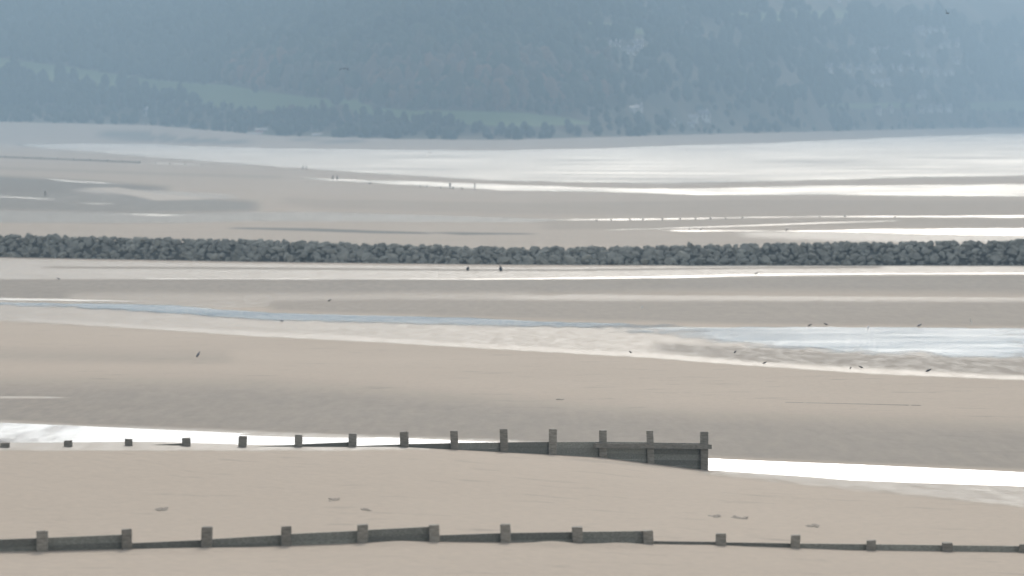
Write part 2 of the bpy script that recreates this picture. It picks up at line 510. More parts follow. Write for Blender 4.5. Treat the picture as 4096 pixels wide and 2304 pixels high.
def build_ground():
    uc = np.unique(np.concatenate([np.linspace(-350, 4450, 330), np.array([-22000, -16000, -11000, -7500, -5000, -3400, -2300, -1500, -950, -600,
                                   4700, 5050, 5600, 6500, 7600, 9000, 11500, 15000, 20000, 26000])]))
    rows = []
    py = 2420.0
    Yv = list(np.linspace(-320, 110, 12))
    ys = np.arange(2420, 486, -3.0)
    pts = hit_ground(np.full(ys.shape, 3600.), ys)[:, 1]
    pts2 = hit_ground(np.full(ys.shape, 700.), ys)[:, 1]
    Yall = np.sort(np.concatenate([pts, pts2, np.linspace(165, 245, 110), np.array(Yv), np.linspace(3000, 9500, 60)]))
    keep = [Yall[0]]
    for v in Yall[1:]:
        if v - keep[-1] > max(.14, 5.2e-6 * v * v):
            keep.append(v)
    Yr = np.array(keep)
    Yg, ug = np.meshgrid(Yr, uc, indexing='ij')
    Z = ground_z(ug, Yg)
    X = (ug - 2048) / FOC * np.maximum(Yg, 130.0)
    # slight natural unevenness
    Z = Z + (vnoise(X * .08, Yg * .08, 3) - .5) * .05 * (Yg < 1000) * (Yg > 0)
    prow = row_of(Z, np.maximum(Yg, 20))
    wet = np.full(Z.shape, .04); film = np.zeros(Z.shape)
    for w, f, st, sb, pts in BANDS:
        p = np.array(pts, float)
        top = np.interp(ug, p[:, 0], p[:, 1]); bot = np.interp(ug, p[:, 0], p[:, 2])
        e0 = sstep(-70, 20, ug - p[0, 0]); e1 = sstep(-70, 20, p[-1, 0] - ug)
        m = sstep(-st, st * .3, prow - top) * sstep(-sb, sb * .3, bot - prow) * e0 * e1 * (Yg > 60)
        wet = wet * (1 - m) + np.maximum(w, 0) * m
        film = film * (1 - m) + f * m
    me = grid_mesh("beach", np.stack([X, Yg, Z], -1), {'wet': wet, 'film': film})
    o = link("beach", me, M['sand'])
    tag(o, kind='structure')
    return o
build_ground()

def water_patch(name, pts, mat, lift=.02, ny=6, step=24, st=3.0, sb=3.0, se=120., deep=1.6):
    p = np.array(pts, float)
    us = np.arange(p[0, 0], p[-1, 0] + 1, step)
    if us[-1] < p[-1, 0]: us = np.append(us, p[-1, 0])
    top = np.interp(us, p[:, 0], p[:, 1]); bot = np.interp(us, p[:, 0], p[:, 2])
    amp = np.minimum(2.5, (bot - top) * .25)
    seed = int(p[0, 1]) + int(p[0, 0])
    top = top + (vnoise(us / 60., np.full(us.shape, 3.3), seed) - .5) * amp
    bot = bot + (vnoise(us / 45., np.full(us.shape, 7.7), seed + 5) - .5) * amp
    t = np.linspace(0, 1, ny + 1)[:, None]
    yy = bot[None] + (top - bot)[None] * t
    uu = np.broadcast_to(us[None], yy.shape)
    P = hit_ground(uu, yy, lift)
    dep = np.minimum(np.minimum((yy - top[None]) / st, (bot[None] - yy) / sb), np.minimum((uu - us[0]) / se, (us[-1] - uu) / se))
    dep = np.clip(dep, 0, 1) * deep
    o = link(name, grid_mesh(name, P, {'depth': dep}), mat)
    tag(o, kind='structure')
    return o

# the estuary channel
water_patch("estuary_water", [(40, 575, 578), (200, 576, 597), (364, 569, 608), (600, 573, 630), (813, 586, 645), (1100, 592, 668), (1556, 598, 699), (2000, 601, 725),
             (2428, 592, 732), (2600, 585, 737), (2770, 579, 735), (3100, 571, 727), (3510, 551, 715), (4050, 531, 705), (4700, 526, 700)], M['channel'], lift=.05, ny=40, st=2.5, sb=4)
water_patch("tidal_water", [(1130, 711, 712), (1280, 714, 721), (1556, 722, 738), (2000, 737, 763), (2400, 752, 770), (2800, 756, 782), (3000, 748, 783), (3350, 742, 780),
             (3600, 741, 787), (4096, 736, 788), (4700, 732, 788)], M['tidal'], lift=.05, ny=16, st=3, sb=5, se=300)
STREAKS = [
    [(535, 648, 650), (680, 654, 657), (813, 660, 664)],
    [(150, 712, 714), (280, 722, 728), (400, 729, 734), (492, 738, 740)],
    [(-200, 780, 782), (20, 785, 790), (140, 792, 796), (262, 802, 806)],
    [(274, 812, 814), (400, 813, 818), (475, 815, 817)],
    [(480, 856, 858), (620, 858, 864), (760, 863, 865)],
    [(540, 757, 759), (600, 759, 763), (660, 763, 765)],
    [(2200, 878, 881), (2500, 876, 882), (2800, 873, 877), (3000, 869, 872), (3250, 866, 869), (3500, 864, 870), (4500, 860, 872)],
    [(2400, 920, 922), (2700, 912, 915), (3000, 901, 905), (3300, 890, 894), (3620, 882, 884)],
    [(2640, 922, 924), (2780, 921, 928), (2900, 922, 926), (3100, 924, 927), (3300, 922, 929), (3450, 917, 932), (3700, 914, 942), (4500, 908, 952)],
    [(530, 1115, 1119), (900, 1116, 1119), (1500, 1116, 1119), (1900, 1116, 1120), (2300, 1110, 1118), (2700, 1104, 1114), (3000, 1097, 1105), (3500, 1093, 1100), (4500, 1090, 1097)],
    [(-300, 1190, 1201), (0, 1192, 1204), (250, 1196, 1206), (450, 1203, 1207), (620, 1212, 1214)],
]
for s_ in STREAKS:
    water_patch("shallow_water", s_, M['streak'], lift=.03, ny=6, st=1.6, sb=1.6, deep=1.25)
water_patch("runnel_water", [(-700, 1206, 1216), (0, 1208, 1226), (280, 1212, 1236), (500, 1214, 1250), (700, 1220, 1262), (900, 1238, 1278), (1100, 1250, 1288), (1500, 1260, 1298), (1900, 1270, 1310), (2200, 1286, 1316), (2500, 1293, 1316), (2760, 1298, 1312)], M['blue'], lift=.02, ny=14, st=9, sb=26, se=700, deep=1.65)
water_patch("pool_water", [(2300, 1308, 1322), (2650, 1308, 1345), (2850, 1308, 1375), (3000, 1307, 1392), (3200, 1307, 1410), (3500, 1307, 1426), (3800, 1309, 1438), (4600, 1314, 1455)], M['pool'], lift=.02, ny=22, st=7, sb=42, se=900, deep=1.35)

def groyne_pool():
    us = np.arange(-1500, 5600, 40.)
    yf = lin(us, [246, 240, 235, 231.7, 228.5, 225.4, 220.5, 215, 211.5, 206.5, 202]) + .0
    ym = lin(us, [158, 178, 183.7, 187.5, 193, 197, 200.8, 205, 202, 198, 194]) - .5
    t = np.linspace(0, 1, 9)[:, None]
    Y = ym[None] + (yf - ym)[None] * t
    u2 = np.broadcast_to(us[None], Y.shape)
    X = (u2 - 2048) / FOC * Y
    o = link("scour_pool_water", grid_mesh("scour_pool_water", np.stack([X, Y, np.full(Y.shape, 3.30)], -1), {'depth': np.interp(u2, [-1500, 200, 1000], [.55, .66, 2.0])}), M['scour'])
    tag(o, kind='structure')
groyne_pool()

# ------------------------------------------------------------------ hillside
def hill_z(u, Y):
    t = Y - Y_hill(u)
    X = (u - 2048) / FOC * Y
    top = curve(u, [(-2500, 280), (2000, 280), (3000, 310), (4000, 340), (6500, 340)])
    slope = curve(u, [(-2500, .165), (2400, .165), (4000, .24), (6500, .24)])
    rise = top * (1 - np.exp(-np.maximum(t, 0) * slope / top)) * sstep(-5, 260, t) ** .6
    spur = 16 * np.exp(-((u - 1700 - t * .35) / 520) ** 2) * sstep(60, 420, t)
    gul = ((vnoise(X / 190, Y / 260, 21) - .5) * 20 + (vnoise(X / 70, Y / 90, 22) - .5) * 7) * sstep(40, 420, t)
    return Z_hill(u) + rise + spur + gul - .6 * (t < 3)

def hit_hill(px, py):
    a, s = ray(px, py)
    u = float(a) * FOC + 2048
    Yv = float(Y_hill(np.array(u))) - 20 + np.arange(0, 2600, 2.0)
    bl = (CAM_H + s * Yv) < hill_z(np.full(Yv.shape, u), Yv)
    Y = float(Yv[bl.argmax() if bl.any() else -1])
    return Vector((float(a) * Y, Y, float(hill_z(np.array(u), np.array(Y)))))

FIELDS = [
    [(-600, 205, 290), (0, 232, 305), (300, 270, 332), (600, 318, 384), (900, 340, 432), (1100, 372, 440), (1330, 400, 432)],
    [(1350, 395, 402), (1420, 398, 452), (1500, 430, 462)],
    [(1480, 428, 434), (1620, 442, 482), (1900, 445, 500), (2100, 452, 508), (2250, 470, 500), (2370, 492, 496)],
    [(3280, 420, 424), (3450, 412, 436), (3600, 410, 432), (3640, 414, 428)],
    [(3880, 412, 440), (4096, 400, 450), (4400, 390, 460)],
    [(2230, 84, 112), (2420, 92, 122), (2580, 118, 138)],
    [(2900, 55, 100), (3400, 40, 70)],
    [(2010, 112, 132), (2110, 120, 140)],
]
def field_mask(px, py):
    m = np.zeros(np.broadcast(px, py).shape)
    for pts in FIELDS:
        p = np.array(pts, float)
        top = np.interp(px, p[:, 0], p[:, 1]); bot = np.interp(px, p[:, 0], p[:, 2])
        inside = sstep(-5, 4, py - top) * sstep(-5, 4, bot - py) * (px > p[0, 0]) * (px < p[-1, 0])
        m = np.maximum(m, inside)
    return m

def build_hill():
    us = np.unique(np.concatenate([np.linspace(-400, 4500, 200), np.linspace(-9000, -400, 40), np.linspace(4500, 13500, 40)]))
    ts = np.concatenate([np.array([-12, -4]), np.linspace(0, 900, 230) ** 1.0, np.linspace(915, 2300, 60)])
    T, Ug = np.meshgrid(ts, us, indexing='ij')
    Y = Y_hill(Ug) + T
    Z = hill_z(Ug, Y)
    X = (Ug - 2048) / FOC * Y
    pr = row_of(Z, Y)
    fld = field_mask(Ug, pr)
    me = grid_mesh("hillside", np.stack([X, Y, Z], -1), {'field': fld})
    m, nt, p = mat_new("hillside_turf")
    N = nt.nodes.new; L = nt.links.new
    tc = N('ShaderNodeTexCoord')
    n1 = N('ShaderNodeTexNoise'); n1.inputs['Scale'].default_value = .012; n1.inputs['Detail'].default_value = 8
    L(tc.outputs['Object'], n1.inputs['Vector'])
    rp = N('ShaderNodeValToRGB')
    rp.color_ramp.elements[0].position = .35; rp.color_ramp.elements[0].color = (.045, .052, .028, 1)
    rp.color_ramp.elements[1].position = .66; rp.color_ramp.elements[1].color = (.14, .11, .07, 1)
    L(n1.outputs[0], rp.inputs[0])
    at_ = N('ShaderNodeAttribute'); at_.attribute_name = 'field'
    mx = N('ShaderNodeMix'); mx.data_type = 'RGBA'
    L(at_.outputs['Fac'], mx.inputs[0]); L(rp.outputs[0], mx.inputs[6])
    mx.inputs[7].default_value = (.17, .235, .10, 1)
    L(mx.outputs[2], p.inputs['Base Color']); p.inputs['Roughness'].default_value = .95
    p.inputs['Specular IOR Level'].default_value = .1
    o = link("hillside", me, m)
    tag(o, kind='structure')
build_hill()

# ------------------------------------------------------------------ woodland on the hill (one mass)
def ico(sub):
    bm = bmesh.new()
    bmesh.ops.create_icosphere(bm, subdivisions=sub, radius=1.0)
    V = np.array([v.co[:] for v in bm.verts]); F = np.array([[v.index for v in f.verts] for f in bm.faces])
    bm.free()
    return V, F

def tri_mesh(name, V, F, mat=None, attr=None):
    me = bpy.data.meshes.new(name)
    me.vertices.add(len(V)); me.vertices.foreach_set('co', V.reshape(-1).astype(np.float32))
    me.loops.add(F.size); me.loops.foreach_set('vertex_index', F.reshape(-1).astype(np.int32))
    me.polygons.add(len(F))
    me.polygons.foreach_set('loop_start', (np.arange(len(F)) * 3).astype(np.int32))
    me.polygons.foreach_set('loop_total', np.full(len(F), 3, np.int32))
    me.update(calc_edges=True)
    if attr is not None:
        a = me.attributes.new('tint', 'FLOAT', 'POINT'); a.data.foreach_set('value', attr.astype(np.float32))
    return me

def foliage_material():
    m, nt, p = mat_new("autumn_woodland_foliage")
    N = nt.nodes.new; L = nt.links.new
    a = N('ShaderNodeAttribute'); a.attribute_name = 'tint'
    rp = N('ShaderNodeValToRGB')
    e = rp.color_ramp.elements
    e[0].position = 0; e[0].color = (.022, .036, .020, 1)
    e[1].position = 1; e[1].color = (.20, .11, .06, 1)
    x = e.new(.45); x.color = (.045, .062, .030, 1)
    x = e.new(.72); x.color = (.11, .085, .055, 1)
    L(a.outputs['Fac'], rp.inputs[0])
    tc = N('ShaderNodeTexCoord'); nz = N('ShaderNodeTexNoise'); nz.inputs['Scale'].default_value = .6; nz.inputs['Detail'].default_value = 4
    L(tc.outputs['Object'], nz.inputs['Vector'])
    mr = N('ShaderNodeMapRange'); mr.inputs['To Min'].default_value = .6; mr.inputs['To Max'].default_value = 1.4
    L(nz.outputs[0], mr.inputs['Value'])
    hs = N('ShaderNodeHueSaturation'); L(rp.outputs[0], hs.inputs['Color']); L(mr.outputs[0], hs.inputs['Value'])
    L(hs.outputs[0], p.inputs['Base Color'])
    p.inputs['Roughness'].default_value = .9; p.inputs['Specular IOR Level'].default_value = .1
    return m
M['foliage'] = foliage_material()

def build_woods():
    n = 26000
    u = RNG.uniform(-700, 4900, n)
    t = RNG.uniform(0, 1, n) ** .85 * 900 + 6
    Y = Y_hill(u) + t
    Z = hill_z(u, Y)
    X = (u - 2048) / FOC * Y
    pr = row_of(Z, Y)
    fm = field_mask(u, pr) > .3
    spur_edge = curve(pr, [(-400, 2050), (0, 2120), (60, 2190), (110, 2240), (160, 2340), (260, 2440), (330, 2480), (420, 2400), (480, 2100), (520, 1600)])
    dens = np.where(u < spur_edge, .95, .16)
    dens = np.where((u > 2500) & (vnoise(X / 120, Y / 160, 5) > .58), .75, dens)
    left_low = (u < 1500) & (pr > 330)
    dens = np.where(left_low, .55, dens)
    dens = np.where((u < 900) & (pr > 440), .40, dens)
    dens = np.where((u < 900) & (pr < 230), .5 + .5 * (vnoise(X / 80, Y / 90, 9) > .45), dens)
    # clearings for the houses
    clear = np.zeros(n, bool)
    for hx, hy, r in [(p[0], p[1], p[2]) for p in CLEAR]:
        clear |= (np.abs(u - hx) < r) & (pr > hy - 3) & (pr < hy + 44)
    keep = (RNG.uniform(0, 1, n) < dens) & ~fm & (pr > -160) & ~clear
    u, Y, Z, X, pr = [q[keep] for q in (u, Y, Z, X, pr)]
    n = len(u)
    grp = vnoise(X / 60, Y / 60, 31) * .7 + RNG.uniform(0, 1, n) * .55 - .15
    aut = sstep(200, 300, pr) * sstep(500, 420, pr) * (u > 900) * (u < 2450)
    tint = np.clip(grp * (.55 + .35 * aut) + .30 * aut * (RNG.uniform(0, 1, n) > .5), 0, 1)
    V0, F0 = ico(2)
    rad = RNG.uniform(2.6, 5.6, n) * np.where(pr > 425, .55, 1.0)
    hgt = rad * RNG.uniform(1.0, 1.9, n)
    tall = (RNG.uniform(0, 1, n) > .85) & (pr < 380)
    hgt = np.where(tall, rad * 2.1, hgt)
    Vs = []; Fs = []; Ts = []
    off = 0
    bank = []
    for k in range(14):
        j = V0 * (1 + RNG.uniform(-.32, .32, (len(V0), 1)))
        bank.append(j)
    allV = np.empty((n, len(V0), 3)); 
    for i in range(n):
        j = bank[i % 14]
        c, s = math.cos(i * 1.7), math.sin(i * 1.7)
        x = j[:, 0] * c - j[:, 1] * s; y = j[:, 0] * s + j[:, 1] * c
        allV[i, :, 0] = x * rad[i] + X[i]; allV[i, :, 1] = y * rad[i] + Y[i]
        allV[i, :, 2] = j[:, 2] * hgt[i] + Z[i] + hgt[i] * .75
    F = (F0[None] + (np.arange(n) * len(V0))[:, None, None]).reshape(-1, 3)
    me = tri_mesh("woodland", allV.reshape(-1, 3), F, attr=np.repeat(tint, len(V0)))
    o = link("woodland", me, M['foliage'])
    tag(o, "hazy mass of mixed autumn woodland covering the hillside", "woodland", kind='stuff')

# ------------------------------------------------------------------ houses on the far hill
HOUSES = []   # px centre, py base, width px, height px, label
def hrow(pts, what): 
    for x, y, w, h in pts: HOUSES.append((x, y, w, h, what))
hrow([(3678, 134, 40, 26)], "big bright white house heading the topmost row at right")
hrow([(3712, 128, 26, 16), (3738, 127, 22, 15), (3766, 126, 22, 16)], "small white house in the topmost row at right")
hrow([(3752, 187, 36, 14), (3786, 186, 34, 22), (3818, 184, 34, 24)], "white house in the second row down at right")
hrow([(3490, 206, 26, 12), (3520, 206, 28, 15), (3545, 205, 20, 13)], "pale grey house in the dim row above the long row")
hrow([(3622, 224, 32, 16), (3684, 222, 22, 12), (3710, 221, 18, 13)], "white house just above the right half of the longest row")
hrow([(3316, 284, 22, 22), (3358, 277, 18, 12), (3392, 284, 20, 18), (3432, 287, 24, 17), (3482, 286, 28, 20), (3512, 282, 22, 18), (3562, 278, 24, 16), (3596, 276, 20, 14), (3640, 278, 26, 15), (3676, 282, 24, 14), (3704, 284, 22, 12)], "white gabled house in the longest row on the hillside")
hrow([(3815, 250, 40, 18)], "pale white house alone above the right end of the longest row")
hrow([(3742, 298, 24, 14), (3776, 296, 22, 12), (3802, 294, 20, 12)], "dim house just below the right end of the longest row")
hrow([(3516, 338, 30, 16), (3546, 332, 26, 15), (3496, 336, 14, 12)], "dim white house in the cluster below the longest row")
hrow([(3668, 388, 36, 16), (3692, 384, 20, 16)], "brownish pale house above the bright terrace")
hrow([(3504, 452, 34, 24)], "bright white house standing alone left of the bright terrace")
hrow([(3556, 443, 26, 14)], "small white bungalow between the lone white house and the bright terrace")
hrow([(3672, 444, 38, 16), (3710, 443, 38, 17), (3748, 442, 38, 18), (3786, 442, 40, 20)], "white house in the bright terrace at the hill's foot")
hrow([(2438, 184, 12, 14), (2458, 184, 12, 16), (2474, 184, 12, 14)], "pale house, left half of the hamlet by the wooded spur")
hrow([(2504, 212, 22, 20), (2528, 216, 20, 22), (2552, 206, 22, 20), (2540, 184, 16, 15), (2562, 184, 18, 18)], "white house, right half of the hamlet by the wooded spur")
hrow([(2660, 268, 8, 12)], "tiny narrow white house alone below the hamlet")
hrow([(2530, 442, 40, 14), (2556, 436, 24, 14)], "faint pale house above the shore below the wooded spur")
hrow([(2812, 478, 44, 30), (2770, 480, 36, 18)], "large pale block standing above the shore right of centre")
hrow([(2692, 500, 20, 12), (2762, 504, 24, 14)], "small white boathouse by the shore right of centre")
hrow([(583, 462, 8, 26)], "slim pale tower house among the trees on the left shore")
hrow([(3350, 3, 20, 12)], "white house at the very top edge of the hillside")
CLEAR = [(x, y, w / 2 + 18) for x, y, w, h, l in HOUSES] + [(1045, 520, 60), (1270, 530, 60)]
build_woods()

def house_mesh(w, d, h, parent, wall_mat, stone=False):
    bm = bmesh.new()
    a = [(-w/2, -d/2, -3), (w/2, -d/2, -3), (w/2, d/2, -3), (-w/2, d/2, -3)]
    b = [(-w/2, -d/2, h*.6), (w/2, -d/2, h*.6), (w/2, d/2, h*.6), (-w/2, d/2, h*.6)]
    va = [bm.verts.new(p) for p in a]; vb = [bm.verts.new(p) for p in b]
    r0 = bm.verts.new((-w/2, 0, h)); r1 = bm.verts.new((w/2, 0, h))
    for i in range(4):
        j = (i + 1) % 4
        if i in (1, 3): bm.faces.new((va[i], va[j], vb[j], r1 if i == 1 else r0, vb[i]))
        else: bm.faces.new((va[i], va[j], vb[j], vb[i]))
    bm.faces.new(va[::-1])
    from_bm("wall", bm, wall_mat, parent)
    bm = bmesh.new()
    e = .35
    for sgn in (-1, 1):
        pts = [(-w/2 - e, sgn * (d/2 + e), h*.6 - .2), (w/2 + e, sgn * (d/2 + e), h*.6 - .2), (w/2 + e, 0, h + .12), (-w/2 - e, 0, h + .12)]
        lo = [bm.verts.new((p[0], p[1], p[2])) for p in pts]; hi = [bm.verts.new((p[0], p[1], p[2] + .3)) for p in pts]
        bm.faces.new(lo); bm.faces.new(hi)
        for i in range(4): bm.faces.new((lo[i], lo[(i+1) % 4], hi[(i+1) % 4], hi[i]))
    bmesh.ops.recalc_face_normals(bm, faces=bm.faces)
    rf = from_bm("roof", bm, M['slate'], parent)
    bm = bmesh.new(); add_box(bm, (w*.28, -.6, h*.85), (w*.28 + 1.1, .6, h + 1.6))
    from_bm("chimney", bm, wall_mat, rf)
    nw = max(2, int(w / 3.2))
    for k in range(nw):
        for lev in ((.12, .40) if h > 6 else (.2,)):
            bm = bmesh.new()
            x = -w/2 + (k + .5) * w / nw
            add_box(bm, (x - .55, -d/2 - .06, h * lev), (x + .55, -d/2 + .05, h * lev + min(1.3, h * .2)))
            from_bm("window", bm, M['glass'], parent)

seen = {}
for x, y, w, h, lab in HOUSES: seen.setdefault(lab, []).append(x)
def order_word(i, n):
    ow = ["leftmost", "second from left", "third from left", "fourth from left", "fifth from left", "sixth from left", "seventh from left", "eighth from left", "ninth from left", "tenth from left", "rightmost"]
    return "rightmost" if i == n - 1 else ow[i]
for x, y, w, h, lab in HOUSES:
    p = hit_hill(x, y)
    sc_ = p.y / FOC * 1.12
    root = empty("white_house", p, random.uniform(-.25, .25))
    W = w * sc_; H = max(3.2, h * sc_)
    house_mesh(W, min(W, 9) * .9 + 1, H, root, M['render_wall'])
    xs = sorted(seen[lab])
    l = lab if len(xs) == 1 else lab + ", " + order_word(xs.index(x), len(xs))
    tag(root, l, "house", "houses on the far hillside")

# low shore buildings on the left
def shed(px, py, wpx, hpx, name, lab, red):
    p = hit_hill(px, py)
    s = p.y / FOC
    w, h = wpx * s, hpx * s
    r = empty(name, p)
    bm = bmesh.new(); add_box(bm, (-w/2, -4, -2), (w/2, 4, h * .62)); from_bm("wall", bm, M['redpaint'] if red else M['render_wall'], r)
    bm = bmesh.new()
    vv = [bm.verts.new(q) for q in [(-w/2 - .5, -4.6, h*.62 - .3), (w/2 + .5, -4.6, h*.62 - .3), (w/2 + .5, 4.6, h), (-w/2 - .5, 4.6, h),
                                    (-w/2 - .5, -4.6, h*.62 + .1), (w/2 + .5, -4.6, h*.62 + .1), (w/2 + .5, 4.6, h + .4), (-w/2 - .5, 4.6, h + .4)]]
    for f in ((0, 1, 2, 3), (4, 7, 6, 5), (0, 4, 5, 1), (1, 5, 6, 2), (2, 6, 7, 3), (3, 7, 4, 0)):
        bm.faces.new([vv[i] for i in f])
    bmesh.ops.recalc_face_normals(bm, faces=bm.faces)
    from_bm("roof", bm, M['metal_white'], r)
    for k in range(4):
        bm = bmesh.new(); x = -w/2 + (k + .5) * w/4
        add_box(bm, (x - .9, -4.07, .4), (x + .9, -3.95, h * .4)); from_bm("window", bm, M['glass'], r)
    tag(r, lab, "building")
shed(1050, 526, 56, 11, "long_shed", "long low red building with a bright white roof on the far left shore", True)
shed(1022, 536, 60, 5, "low_shed", "low white building on the sand edge in front of the red one", False)
shed(1268, 541, 40, 6, "flat_roofed_hut", "pale flat hut on the shore right of the dark tree clump", False)

# parked cars glinting on the shore road
def car(px, py, lab):
    p = hit_hill(px, py)
    r = empty("parked_car", p, random.uniform(-.2, .2))
    prof = [(-2.1, .35), (-2.1, .85), (-1.35, .95), (-.75, 1.45), (.75, 1.45), (1.3, .98), (2.1, .88), (2.1, .35)]
    bm = bmesh.new()
    A = [bm.verts.new((q[0], -.85, q[1])) for q in prof]; B = [bm.verts.new((q[0], .85, q[1])) for q in prof]
    bm.faces.new(A); bm.faces.new(B[::-1])
    for i in range(len(prof)):
        j = (i + 1) % len(prof); bm.faces.new((A[i], B[i], B[j], A[j]))
    bmesh.ops.recalc_face_normals(bm, faces=bm.faces)
    from_bm("body", bm, M['carpaint'], r)
    for x in (-1.3, 1.3):
        for yy in (-.85, .85):
            bm = bmesh.new()
            bmesh.ops.create_cone(bm, cap_ends=True, segments=14, radius1=.33, radius2=.33, depth=.2, matrix=Matrix.Translation((x, yy, .33)) @ Matrix.Rotation(math.pi/2, 4, 'X'))
            from_bm("wheel", bm, M['rubber'], r)
    bm = bmesh.new(); add_box(bm, (-.85, -.87, 1.0), (.85, .87, 1.36)); from_bm("side_window", bm, M['glass'], r)
    tag(r, lab, "car", "cars on the far shore road")
car(790, 508, "silver car glinting brightest on the left shore road")
car(580, 500, "silver car glinting faintly on the shore road at far left")
car(2765, 516, "silver car glinting beside the boathouse right of centre")

# ------------------------------------------------------------------ separate trees by the far shore
def make_tree(px, py, hpx, lab, spread=1.0):
    p = hit_hill(px, py)
    s = p.y / FOC
    H = hpx * s
    r = empty("broadleaf_tree", p)
    bm = bmesh.new()
    bmesh.ops.create_cone(bm, cap_ends=True, segments=8, radius1=.06 * H, radius2=.02 * H, depth=H * .75, matrix=Matrix.Translation((0, 0, H * .36)))
    for k in range(5):
        a = k * 1.26; d = Vector((math.cos(a), math.sin(a), 1.0)).normalized()
        q = d.to_track_quat('Z', 'Y').to_matrix().to_4x4()
        bmesh.ops.create_cone(bm, cap_ends=False, segments=5, radius1=.02 * H, radius2=.006 * H, depth=H * .4,
                              matrix=Matrix.Translation(Vector((0, 0, H * .38)) + d * H * .2) @ q)
    from_bm("trunk", bm, M['bark'], r)
    rs = np.random.default_rng(int(px))
    nb = 46
    V0, F0 = ico(1)
    Vs = []; Fs = []; Ts = []
    # crown: many small clumps through the volume
    for k in range(nb):
        th = rs.uniform(0, 2 * math.pi); rr = rs.uniform(.1, 1) ** .5; zz = rs.uniform(-1, 1)
        c = np.array([math.cos(th) * rr * .40 * H * spread * math.sqrt(max(.05, 1 - zz * zz * .8)), math.sin(th) * rr * .40 * H * spread * math.sqrt(max(.05, 1 - zz * zz * .8)), H * (.62 + .34 * zz)])
        Vs.append(V0 * (1 + rs.uniform(-.35, .35, (len(V0), 1))) * rs.uniform(.07, .15) * H + c)
        Fs.append(F0 + k * len(V0)); Ts.append(np.full(len(V0), rs.uniform(0, .5)))
    me = tri_mesh("crown", np.concatenate(Vs), np.concatenate(Fs), attr=np.concatenate(Ts))
    link("crown", me, M['foliage'], r)
    tag(r, lab, "tree", "trees by the far shore")
TREES = [(925, 478, 30, "low rounded dark tree at the left end of the far shore clump"),
         (985, 482, 34, "dark tree left of the gap in the far shore clump"),
         (1035, 488, 34, "squat dark tree just right of the gap in the far shore clump"),
         (1110, 490, 46, "dark pointed tree left of the broadest tree in the far shore clump"),
         (1150, 492, 58, "tallest left hand tree of the broad pair in the far shore clump"),
         (1192, 492, 62, "tallest and broadest dark tree in the middle of the far shore clump"),
         (1228, 496, 46, "small dark tree under the right side of the broadest tree"),
         (1265, 492, 52, "rounded dark tree third from the right end of the clump"),
         (1298, 492, 58, "tall dark tree second from the right end of the clump"),
         (1338, 494, 48, "loose dark tree at the right end of the far shore clump"),
         (860, 470, 34, "faint dark tree standing by itself left of the far shore clump"),
         (780, 462, 40, "pale hazy tree above the glinting car on the left shore"),
         (1224, 378, 22, "lone small dark tree in the green field above the clump"),
         (2180, 60, 48, "dark tree on the edge of the wooded spur, upper of two"),
         (2208, 118, 60, "big dark tree at the corner of the wooded spur above the pale field")]
for tx, ty, th_, tl in TREES:
    make_tree(tx, ty, th_, tl, 1.15)

